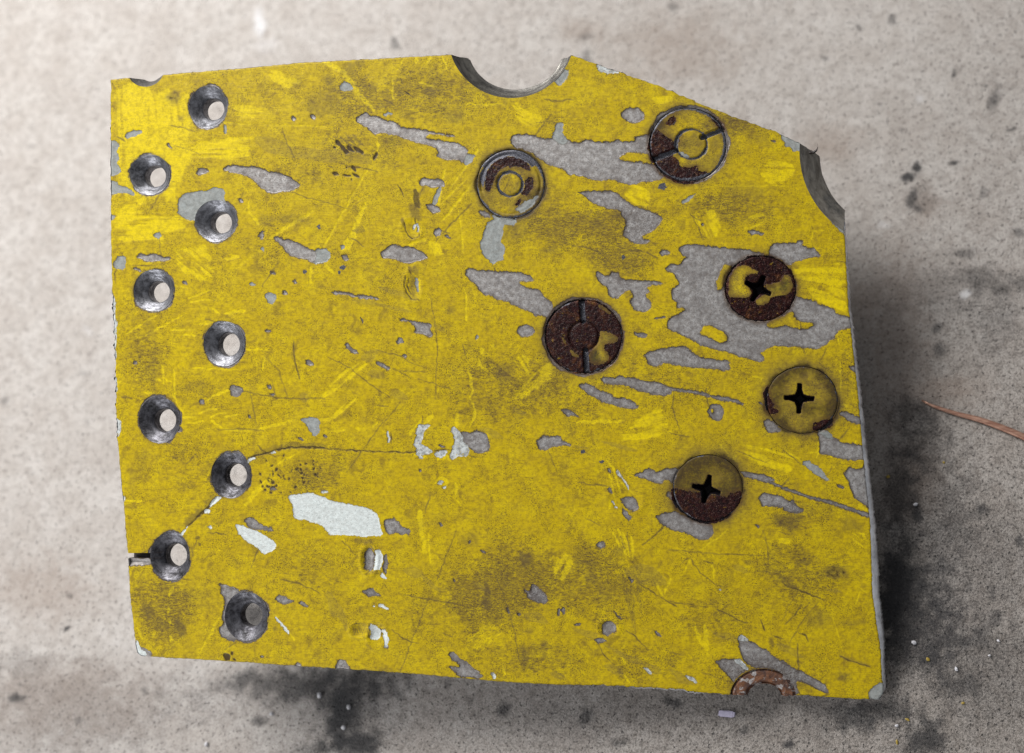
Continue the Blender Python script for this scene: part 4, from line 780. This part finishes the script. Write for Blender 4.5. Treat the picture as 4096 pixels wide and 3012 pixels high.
def hole_lining(name, e, prof, mat, seed, seg=72, clip=False):
    """prof: list of (ellipse, z). Rings joined top to bottom; clip keeps the arc inside the plate outline"""
    V, F = [], []
    rings = []
    P2 = []
    for (a, za), (b, zb) in zip(prof[:-1], prof[1:]):
        k = 5
        for i in range(k):
            t = i / k; P2.append((tuple(np.array(a) * (1 - t) + np.array(b) * t), za * (1 - t) + zb * t))
    P2.append(prof[-1])
    for (q, z) in P2:
        if clip:
            th = np.linspace(0, 2 * math.pi, 1441)
            ins = poly_sdf(q[0] + q[2] * np.cos(th), q[1] + q[3] * np.sin(th), OUTD) > 0
            if not ins.any(): continue
            off = int(np.argmin(ins)); ri = np.roll(ins, -off); rt = np.roll(np.where(np.arange(1441) < off, th + 2 * math.pi, th), -off)
            ids = np.where(ri)[0]; th = np.linspace(rt[ids[0]], rt[ids[-1]], seg + 1)
        else:
            th = np.linspace(0, 2 * math.pi, seg + 1)[:-1]
        w = 1 + .012 * vnoise(np.cos(th) * 90 + z * 3, np.sin(th) * 90, 30, seed) * (0 if z > -1 else 1)
        rings.append(np.stack([q[0] + q[2] * w * np.cos(th), q[1] + q[3] * w * np.sin(th), np.full(th.shape, z)], 1))
    n = len(rings[0]); V = np.concatenate(rings)
    for r in range(len(rings) - 1):
        for i in range(n if not clip else n - 1):
            j = (i + 1) % n
            F.append((r * n + i, r * n + j, (r + 1) * n + j, (r + 1) * n + i))
    o = mesh_obj(name, L(V[:, 0], V[:, 1], V[:, 2]), F, mat, plate)
    return o
for i, e in enumerate(HOLES):
    b = bore(e)
    e = (e[0], e[1], e[2] + 3, e[3] + 3); e2 = (e[0], e[1], e[2] - 5, e[3] - 5)
    hole_lining('countersunk_hole', e, [(e, -.5), (e2, -3), ((b[0], b[1], b[2] + 2, b[3] + 2), -27), (b, -30), (b, -T)], BORE_LIT if i < 5 else BORE_SHADED, 300 + i)
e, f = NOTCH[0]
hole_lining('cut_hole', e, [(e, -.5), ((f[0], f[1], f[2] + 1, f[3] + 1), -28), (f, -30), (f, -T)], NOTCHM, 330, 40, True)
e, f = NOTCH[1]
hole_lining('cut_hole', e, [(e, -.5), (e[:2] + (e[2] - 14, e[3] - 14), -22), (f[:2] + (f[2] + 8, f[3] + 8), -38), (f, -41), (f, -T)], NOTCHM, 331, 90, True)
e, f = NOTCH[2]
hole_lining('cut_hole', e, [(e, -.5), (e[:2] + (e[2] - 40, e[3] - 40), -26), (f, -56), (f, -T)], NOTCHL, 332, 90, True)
for e in SCREWS:
    a = (e[0], e[1], e[2] + 5, e[3] + 5)
    hole_lining('screw_seat', a, [(a, -1), (a, -46)], NOTCHM, 340)

# ------------------------------------------------------------------ screws
def seg_d(X, Y, a, b):
    return line_dist(X, Y, [a, b])[0]
def cross_sdf(X, Y, cx, cy, ang, Ln):
    c, s = math.cos(ang), math.sin(ang); u = (X - cx) * c + (Y - cy) * s; v = -(X - cx) * s + (Y - cy) * c
    def arm(p, q):
        w = 7.5 + 24 * np.exp(-np.abs(p) / 17.0)
        return np.minimum(w - np.abs(q), Ln - np.abs(p) - .025 * q * q) + 1.5 * vnoise(X, Y, 14, 770)
    return np.maximum(arm(u, v), arm(v, u))
SPEC = [dict(ring=(2039, 735, 50)), dict(ring=(2765, 575, 62), slots=[((2604, 640), (2702, 600)), ((2808, 548), (2910, 508))]),
        dict(ring=(2335, 1342, 60), slots=[((2325, 1190), (2330, 1283)), ((2340, 1400), (2346, 1500))]),
        dict(cross=(3032, 1152, math.radians(25), 57)), dict(cross=(3197, 1593, math.radians(2), 60)), dict(cross=(2826, 1957, math.radians(14), 58))]
LAB = ['yellow screw head with a round centre plug and a dark rim arc', 'yellow slotted screw head with maroon rust along one side', 'maroon rusted slotted screw head with a few yellow flakes',
       'rusted cross recess screw head with yellow scraps', 'yellow cross recess screw head', 'cross recess screw head, half yellow and half rusted']
for i, (e, sp) in enumerate(zip(SCREWS, SPEC)):
    def ssdf(X, Y, e=e): return ell(X, Y, e, -1.2) + 1.8 * vnoise(X, Y, 46, 740, 2)
    def sz(X, Y, A, e=e, sp=sp, i=i):
        d = ell(X, Y, e)
        z = -1.2 - 3.2 * np.clip(1 - d / 8, 0, 1) ** 2 + .8 * vnoise(X, Y, 40, 400 + i, 2)
        z = z + sstep(-1, 2, A['rust']) * (-1.4 + 1.3 * vnoise(X, Y, 8, 410, 2)) - 1.2 * sstep(-1, 2, A['steel'])
        dk = np.maximum(A['dark'], np.clip((.30, .34, .58, .44, .60, .80)[i] + (.75, .75, .75, .75, .6, .3)[i] * vnoise(X, Y, 70, 420 + i, 4) + .5 * np.exp(-d / 28.), 0, .93))
        if i == 0: z = z - 4.5 * np.exp(-((d - 18) / 5.) ** 2) * (.4 + .6 * (Y < e[1] + 30))
        if 'ring' in sp:
            q = np.hypot(X - sp['ring'][0], (Y - sp['ring'][1]) * 1.04) - sp['ring'][2]
            g = np.exp(-(q / 5.) ** 2); z = z - 7 * g; dk = np.where(A['rust'] > 0, dk * .55, dk)
            dk = np.maximum(dk, (.75 if i < 2 else .5) * np.exp(-(q / 6.5) ** 2)); A['steel'] = np.maximum(A['steel'], (5 if i < 2 else -6) - np.abs(q) + 4 * vnoise(X, Y, 40, 780 + i))
        for a, b in sp.get('slots', []):
            q = seg_d(X, Y, a, b)
            g = sstep(12.5, 9, q); z = z - 13 * g
            dk = np.maximum(dk, .35 * sstep(14, 9, q)); A['steel'] = np.maximum(A['steel'], 10 - q)
        if 'cross' in sp:
            q = cross_sdf(X, Y, *sp['cross'])
            g = sstep(-2.5, 6, q); z = z - g * (20 + 26 * sstep(2, 14, q)); dk = np.maximum(dk, sstep(-5, 1.5, q))
            A['rust'] = np.where(q > -2, np.maximum(A['rust'], q + 2), A['rust'])
            A['yel'] = np.minimum(A['yel'], -q)
        A['steel'] = np.maximum(A['steel'], (7, 7, 1, -5, 0, 1)[i] - d + 9 * vnoise(X, Y, 60, 760 + i, 2))
        if i > 2: dk = np.where((A['rust'] > 0) & (cross_sdf(X, Y, *sp['cross']) < -5), dk * .6, dk)
        dk = np.maximum(dk, (.7 + .4 * vnoise(X, Y, 40, 790 + i)) * np.clip(1 - d / 5, 0, 1))
        if i == 0: dk = np.maximum(dk, .75 * np.exp(-((d - 15) / 6.) ** 2) * (Y < e[1]))
        A['dark'] = dk
        return z
    o = grid_sheet('screw', (e[0] - e[2] - 6, e[1] - e[3] - 6, e[0] + e[2] + 6, e[1] + e[3] + 6), 2.5, ssdf, sz, PAINT, plate)
    o['label'] = LAB[i]

# ------------------------------------------------------------------ rusty bushing cut by the lower edge
def bush_sdf(X, Y):
    return np.minimum(np.minimum(poly_sdf(X, Y, OUTD), ell(X, Y, BUSH_O)), -ell(X, Y, BUSH_I))
def bush_z(X, Y, A):
    d = np.minimum(ell(X, Y, BUSH_O), -ell(X, Y, BUSH_I))
    return -2 - 6 * np.clip(1 - d / 12, 0, 1) ** 2 + 2.2 * vnoise(X, Y, 26, 500, 3) - 5 * np.exp(-((d - 4) / 4) ** 2)
bo = grid_sheet('bushing', (2915, 2670, 3190, 2800), 3.0, bush_sdf, bush_z, RUSTR, plate, False, False)
bo['label'] = 'orange rusted half bushing cut through by the lower edge'
hole_lining('bushing_bore', BUSH_I, [(BUSH_I, -3), (BUSH_I, -T)], RUSTR, 505, 40, True)

# ------------------------------------------------------------------ curled burr hanging at the top right notch
P = [(3214, 600, -22, 2), (3236, 603, -24, 5), (3254, 601, -22, 6), (3266, 594, -18, 4.5), (3270, 584, -12, 2.4), (3269, 573, -6, .8)]
V, F = [], []
for k, (x, y, z, w) in enumerate(P):
    V += [(x, y - w * .8, z + 2), (x + 1, y + w, z - 1), (x, y + w * .4, z - 5)]
    if k:
        b, c = (k - 1) * 3, k * 3
        F += [(b, b + 1, c + 1, c), (b + 1, b + 2, c + 2, c + 1), (b + 2, b, c, c + 2)]
V = np.array(V, float)
mesh_obj('burr', L(V[:, 0], V[:, 1], V[:, 2]), F, DKB, plate)

# ------------------------------------------------------------------ floor
def on_floor(px, py):
    """point of the floor seen past plate-plane point (px, py)"""
    dx, dy = px - CX, py - CY
    s = (CZ + FH + FA * CX + FB * CY) / (CZ - FA * dx - FB * dy)
    x, y = CX + s * dx, CY + s * dy
    w = M @ loc3(x, y, -(FH + FA * x + FB * y))
    return w, s
def seen_from(W):
    """inverse of on_floor for world points (N,3) of the floor"""
    Mi = np.linalg.inv(MN)
    q = W @ Mi[:3, :3].T + Mi[:3, 3]
    x = q[:, 0] / S + 2048; y = 1506 - q[:, 1] / S; z = q[:, 2] / S
    k = CZ / (CZ - z)
    return CX + (x - CX) * k, CY + (y - CY) * k

# stains, and shade of the plate painted in among them: (x, y, rx, ry, angle deg, strength)
STAIN_SHADE = [(3720, 2080, 190, 380, 0, .42), (3640, 2620, 130, 180, 0, .45), (1012, 2458, 70, 70, 0, .8), (3668, 676, 22, 42, 30, .95), (3628, 710, 34, 22, -20, .95), (3645, 800, 22, 48, 10, .7), (3664, 840, 20, 20, 0, .7), (3690, 800, 60, 90, 0, .35), (3816, 652, 24, 12, -10, .9), (3812, 298, 13, 22, 20, .8), (3980, 400, 26, 60, 15, .65), (3948, 346, 14, 12, 0, .7), (4049, 522, 20, 14, -20, .7),  # includes painted shade beside the right edge and below the lowest hole
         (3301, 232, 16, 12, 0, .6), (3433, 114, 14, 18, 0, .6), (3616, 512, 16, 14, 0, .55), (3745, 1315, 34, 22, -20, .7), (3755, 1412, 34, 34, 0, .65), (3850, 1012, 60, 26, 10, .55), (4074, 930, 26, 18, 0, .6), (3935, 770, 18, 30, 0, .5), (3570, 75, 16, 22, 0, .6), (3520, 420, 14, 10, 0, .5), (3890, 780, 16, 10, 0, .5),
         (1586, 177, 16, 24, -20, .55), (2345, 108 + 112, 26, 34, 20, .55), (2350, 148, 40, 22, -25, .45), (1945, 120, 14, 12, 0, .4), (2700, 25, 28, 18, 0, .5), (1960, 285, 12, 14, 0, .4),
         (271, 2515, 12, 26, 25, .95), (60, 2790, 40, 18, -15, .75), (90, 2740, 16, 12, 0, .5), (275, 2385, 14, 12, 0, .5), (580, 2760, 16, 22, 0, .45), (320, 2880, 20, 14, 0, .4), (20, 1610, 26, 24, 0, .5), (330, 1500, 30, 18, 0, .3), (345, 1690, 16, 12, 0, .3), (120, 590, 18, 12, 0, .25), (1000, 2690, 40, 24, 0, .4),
         (1372, 2860, 70, 150, 12, .97), (1420, 2980, 130, 70, 0, .9), (1400, 2830, 190, 230, 0, .55), (1180, 2740, 340, 80, 3, .72), (1250, 2990, 90, 40, 0, .5), (1040, 2880, 30, 26, 0, .6), (1440, 2720, 240, 70, 2, .62),  # wide flat ones paint the shade below the plate's lower left edge
         (3590, 2340, 100, 230, 5, .95), (3600, 1980, 90, 220, 5, .6), (3690, 1760, 150, 150, 0, .45), (3640, 1650, 120, 80, 20, .5), (3680, 2450, 190, 220, 0, .62), (3720, 2560, 200, 160, 0, .5), (3670, 2060, 26, 40, 0, .8), (3930, 2036, 32, 22, -20, .7), (4080, 2160, 24, 24, 0, .7), (4000, 2460, 40, 26, 0, .6), (3970, 2380, 20, 30, 0, .5),  # tall dark ones paint the plate's shade beside its right edge
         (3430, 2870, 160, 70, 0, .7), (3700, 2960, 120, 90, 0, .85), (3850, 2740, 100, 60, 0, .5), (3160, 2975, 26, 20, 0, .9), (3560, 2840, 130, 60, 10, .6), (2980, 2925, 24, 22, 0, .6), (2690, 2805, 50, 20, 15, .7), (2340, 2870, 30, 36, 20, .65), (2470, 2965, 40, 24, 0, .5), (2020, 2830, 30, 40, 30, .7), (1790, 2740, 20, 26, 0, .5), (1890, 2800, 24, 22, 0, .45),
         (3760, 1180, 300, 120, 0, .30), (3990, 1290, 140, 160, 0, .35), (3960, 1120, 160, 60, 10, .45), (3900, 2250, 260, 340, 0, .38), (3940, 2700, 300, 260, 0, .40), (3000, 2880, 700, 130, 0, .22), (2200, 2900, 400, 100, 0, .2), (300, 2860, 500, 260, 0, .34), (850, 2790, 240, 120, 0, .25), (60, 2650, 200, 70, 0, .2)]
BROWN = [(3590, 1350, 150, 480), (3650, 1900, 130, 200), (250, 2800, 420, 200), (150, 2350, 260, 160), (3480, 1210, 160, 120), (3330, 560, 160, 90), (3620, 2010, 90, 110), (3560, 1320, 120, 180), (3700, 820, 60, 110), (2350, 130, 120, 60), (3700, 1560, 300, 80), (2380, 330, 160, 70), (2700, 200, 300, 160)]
PALE = [(1037, 95, 26, 70, .8), (1060, 180, 50, 40, .3), (3860, 1185, 26, 20, .7), (3680, 400, 24, 18, .4), (355, 1320, 24, 20, .25), (3540, 900, 30, 14, .4)]
def floor():
    x0, x1, y0, y1 = -.19, .165, -.145, .165
    h = 7 * S
    def axis(a, b):
        m = np.arange(a, b, h)
        g = h * 1.28 ** np.arange(1, 34); o = np.cumsum(g); o = o[o < 1.2]
        return np.concatenate([a - o[::-1], m, m[-1] + o])
    xs, ys = axis(x0, x1), axis(y0, y1)
    X, Y = np.meshgrid(xs, ys); ny, nx = X.shape
    px, py = seen_from(np.stack([X.ravel(), Y.ravel(), 0 * X.ravel()], 1))
    px = px.reshape(X.shape); py = py.reshape(X.shape)
    far = (px < -900) | (px > 5000) | (py < -900) | (py > 3900)
    sx = px + 16 * vnoise(px, py, 70, 601, 4) + 7 * vnoise(px, py, 18, 603, 2); sy = py + 16 * vnoise(px, py, 70, 611, 4) + 7 * vnoise(px, py, 18, 613, 2)
    nz = vnoise(px, py, 36, 621, 4)
    st = np.zeros(X.shape); br = np.zeros(X.shape); pl = np.zeros(X.shape)
    for (cx, cy, rx, ry, a, s) in STAIN_SHADE:
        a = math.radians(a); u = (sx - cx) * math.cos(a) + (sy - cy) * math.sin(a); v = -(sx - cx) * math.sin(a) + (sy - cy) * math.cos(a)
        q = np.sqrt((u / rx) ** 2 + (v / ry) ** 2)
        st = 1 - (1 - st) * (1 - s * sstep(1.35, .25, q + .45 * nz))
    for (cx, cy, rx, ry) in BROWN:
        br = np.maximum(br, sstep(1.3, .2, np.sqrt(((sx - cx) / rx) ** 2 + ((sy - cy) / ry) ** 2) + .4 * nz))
    for (cx, cy, rx, ry, s) in PALE:
        pl = np.maximum(pl, s * sstep(1.3, .2, np.sqrt(((sx - cx) / rx) ** 2 + ((sy - cy) / ry) ** 2) + .3 * nz))
    # workshop dirt with light falloff painted in, towards the right and bottom
    dirt_shade = np.clip(sstep(1250, 4000, .75 * px + .9 * (py - 1500) + 260 * vnoise(px, py, 600, 631, 3)), 0, 1)
    z = np.where(far, 0, 1.3 * vnoise(px, py, 60, 641, 3) + 1.1 * vnoise(px, py, 16, 643, 2)) * S
    z = np.minimum(z, 0.0012)
    V = np.stack([X, Y, z], -1).reshape(-1, 3)
    idx = np.arange(ny * nx).reshape(ny, nx)
    F = np.stack([idx[:-1, :-1], idx[:-1, 1:], idx[1:, 1:], idx[1:, :-1]], -1).reshape(-1, 4)
    n = NT('stained_concrete')
    blot, dirt_shade_, brown, pale = n.attr('blot'), n.attr('dirt_shade'), n.attr('brown'), n.attr('pale')  # first mask mixes stains with painted plate shade, second dirt with painted falloff
    a = n.noise(.55, 7, .62, .5); b = n.noise(2.4, 7, .66, .4); f = n.noise(11, 5, .66); g = n.noise(30, 3, .6)
    pits = n.noise(7, 2, .5)
    c = n.mix(n.rng(a, .32, .68), (.435, .393, .362), (.520, .484, .456))
    c = n.mix(n.rng(b, .42, .70, 0, .55), c, (.325, .288, .262))
    dirt = n.math('ADD', n.math('MULTIPLY', dirt_shade_, .95), .14)
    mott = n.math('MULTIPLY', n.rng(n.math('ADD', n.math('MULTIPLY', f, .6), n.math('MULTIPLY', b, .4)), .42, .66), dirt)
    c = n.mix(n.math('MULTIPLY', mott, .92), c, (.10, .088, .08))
    c = n.mix(n.math('MULTIPLY', dirt_shade_, .50), c, (.205, .172, .145))
    c = n.mix(n.math('MULTIPLY', n.math('MULTIPLY', n.rng(g, .54, .64), n.math('ADD', n.math('MULTIPLY', dirt_shade_, .85), .05)), .8), c, (.06, .056, .058))
    c = n.mix(n.math('MULTIPLY', n.rng(pits, .64, .71), n.math('ADD', n.math('MULTIPLY', dirt_shade_, .6), .30)), c, (.07, .065, .065))
    c = n.mix(n.math('MULTIPLY', n.math('MULTIPLY', n.rng(n.noise(19, 3, .6), .58, .72), dirt_shade_), .5), c, (.52, .47, .43))
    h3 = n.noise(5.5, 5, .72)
    c = n.mix(n.math('MULTIPLY', n.rng(h3, .47, .64), n.math('ADD', n.math('MULTIPLY', dirt_shade_, .60), .03)), c, (.100, .09, .08))
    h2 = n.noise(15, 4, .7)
    c = n.mix(n.math('MULTIPLY', n.rng(h2, .50, .66), n.math('ADD', n.math('MULTIPLY', dirt_shade_, .62), .05)), c, (.085, .075, .07))
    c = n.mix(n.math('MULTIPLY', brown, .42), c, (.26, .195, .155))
    gr = n.math('ADD', n.math('MULTIPLY', n.math('SUBTRACT', f, .5), 1.5), n.math('MULTIPLY', n.math('SUBTRACT', g, .5), 1.1))
    sd = n.math('ADD', n.math('MULTIPLY', blot, .55), n.math('MULTIPLY', n.rng(n.math('ADD', blot, n.math('MULTIPLY', gr, n.rng(blot, .02, .25))), .05, .95), .42), clamp=True)
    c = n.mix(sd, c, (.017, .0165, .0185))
    c = n.mix(pale, c, (.66, .65, .66))
    hgt = n.math('ADD', n.math('MULTIPLY', f, .8), n.math('ADD', n.math('MULTIPLY', g, .5), n.math('MULTIPLY', n.rng(pits, .6, .74), -1.6)))
    m = n.fin(c, n.rng(b, .3, .7, .62, .82), 0, n.bump(hgt, .9, 6 * S), .35)
    o = mesh_obj('concrete_floor', V, F, m, None, True, {'blot': st, 'dirt_shade': dirt_shade, 'brown': br, 'pale': pl})
    o['kind'] = 'structure'; o['label'] = 'stained grey concrete floor, pale at the left and dark and dirty at the lower right'
    return o
floor()

# ------------------------------------------------------------------ copper wire
n = NT('tarnished_copper'); a = n.noise(3, 5, .6, 0, n.vm(n.obj, (.6, 3, 3)))
COP = n.fin(n.mix(n.rng(a, .35, .65), (.26, .125, .085), (.44, .26, .19)), .36, .6, n.bump(a, .3, 2 * S))
def wire():
    pts = [(3688, 1602, 3.5), (3712, 1616, 5), (3734, 1626, 6.5), (3780, 1642, 8), (3825, 1656, 9), (3870, 1668, 10.5), (3916, 1680, 11.5), (3962, 1696, 12.5), (4008, 1713, 13), (4052, 1731, 13.5), (4100, 1752, 13.5), (4180, 1790, 13.5), (4300, 1852, 13.5)]
    o = thing('copper_wire', 'thin tarnished copper wire lying on the dirty floor right of the plate', 'wire')
    W = [(on_floor(x, y), r) for x, y, r in pts]
    base = W[0][0][0].copy(); o.location = base
    V, F = [], []; m = 12
    for i, ((p, s), r) in enumerate(W):
        q0 = W[max(0, i - 1)][0][0]; q1 = W[min(len(W) - 1, i + 1)][0][0]
        t = (q1 - q0).normalized(); sd = Vector((-t.y, t.x, 0)).normalized()
        R = r * s * S
        for k in range(m):
            a = 2 * math.pi * k / m
            V.append(tuple(p - base + sd * math.cos(a) * R + Vector((0, 0, R * .72 * (1 + math.sin(a)) + .00002))))
        if i:
            for k in range(m): F.append(((i - 1) * m + k, (i - 1) * m + (k + 1) % m, i * m + (k + 1) % m, i * m + k))
    F += [tuple(range(m))[::-1], tuple(range(len(V) - m, len(V)))]
    mesh_obj('strand', V, F, COP, o)
wire()

# ------------------------------------------------------------------ crumbs on the floor
def plain(name, c, rough, var=.25, metal=0.):
    n = NT(name); a = n.noise(8, 4, .6)
    return n.fin(n.mix(n.rng(a, .35, .65), tuple(v * (1 - var) for v in c), c), rough, metal, n.bump(a, .4, 3 * S))
WHITE = plain('pale_grit', (.62, .61, .64), .4)
LILAC = plain('lilac_scrap', (.50, .46, .60), .6, .15)
FLAKE = plain('yellow_paint_flake', (.33, .23, .03), .5)
import bmesh
def crumb(name, label, cat, group, px, py, rx, ry, hz, ang, mat, seed, box=False):
    if not box: rx, ry = rx * .74, ry * .74
    bm = bmesh.new()
    rr = random.Random(seed)
    if box:
        bmesh.ops.create_cube(bm, size=2.0)
        bmesh.ops.bevel(bm, geom=bm.edges[:] , offset=.22, segments=2, affect='EDGES')
        bmesh.ops.subdivide_edges(bm, edges=[e for e in bm.edges if e.calc_length() > 1], cuts=3, use_grid_fill=True)
    else:
        bmesh.ops.create_icosphere(bm, subdivisions=2, radius=1.0)
    p, s = on_floor(px, py)
    for v in bm.verts:
        k = 1 + rr.uniform(-.16, .16) * (.3 if box else 1)
        v.co = Vector((v.co.x * rx * k, v.co.y * ry * k, (v.co.z * k + .8) * hz)) * S * s
    me = bpy.data.meshes.new(name); bm.to_mesh(me); bm.free(); me.materials.append(mat)
    if not box: me.polygons.foreach_set('use_smooth', [False] * len(me.polygons))
    o = bpy.data.objects.new(name, me); col.objects.link(o)
    o.location = p; o.rotation_euler = (0, 0, math.radians(ang))
    o['label'] = label; o['category'] = cat
    if group: o['group'] = group
G = 'pale grit specks on the floor'
for k, (x, y, rx, ry, a, lab) in enumerate([
        (3656, 2570, 15, 11, -20, 'largest white grit speck on the floor right of the plate near its lower corner'),
        (3826, 2676, 9, 13, 25, 'white speck between the largest speck and the right border of the photo'),
        (3994, 2563, 10, 6, -25, 'small white speck nearest the right border, level with the largest speck'),
        (3588, 2902, 11, 8, 10, 'white speck below the lower right corner of the plate'),
        (3958, 2622, 8, 6, 0, 'faint white speck low at the right, under the speck nearest the border'),
        (1281, 2781, 11, 17, 20, 'pale speck at the upper left end of the black stain below the plate'),
        (1398, 2828, 10, 14, 15, 'pale speck at the upper right of the black stain below the plate'),
        (1378, 2910, 10, 13, 20, 'bright speck in the middle of the black stain below the plate'),
        (1090, 2855, 11, 10, 0, 'dim pale speck left of the black stain below the plate'),
        (830, 2976, 9, 12, 15, 'white speck at the bottom left of the floor, far from the black stain'),
        (3663, 2018, 13, 9, 20, 'pale rounded grain on the dirty floor beside the right edge, below the wire')]):
    crumb('grit_speck', lab, 'speck', G, x, y, rx, ry, 7, a, WHITE, 20 + k)
crumb('paper_scrap', 'small lilac rectangular scrap on the floor below the rusty half bushing', 'scrap', None, 2908, 2855, 33, 12, 5, -4, LILAC, 50, True)
GF = 'yellow paint flakes on the floor'
for k, (x, y, rx, ry, a, lab) in enumerate([
        (3553, 1907, 10, 9, 20, 'yellow flake on the dark floor close to the right edge of the plate'),
        (3711, 2637, 9, 11, 40, 'yellow flake below the largest white speck at the lower right'),
        (3630, 2878, 14, 6, -25, 'long yellow flake under the lower right corner of the plate'),
        (3775, 1850, 7, 7, 0, 'tiny yellow flake on the floor below the copper wire'),
        (3588, 2968, 6, 14, 10, 'yellow flake at the bottom border under the plate corner'),
        (3852, 2812, 10, 7, 10, 'yellow flake farthest right near the bottom of the floor')]):
    crumb('paint_flake', lab, 'paint flake', GF, x, y, rx, ry, 3, a, FLAKE, 70 + k)
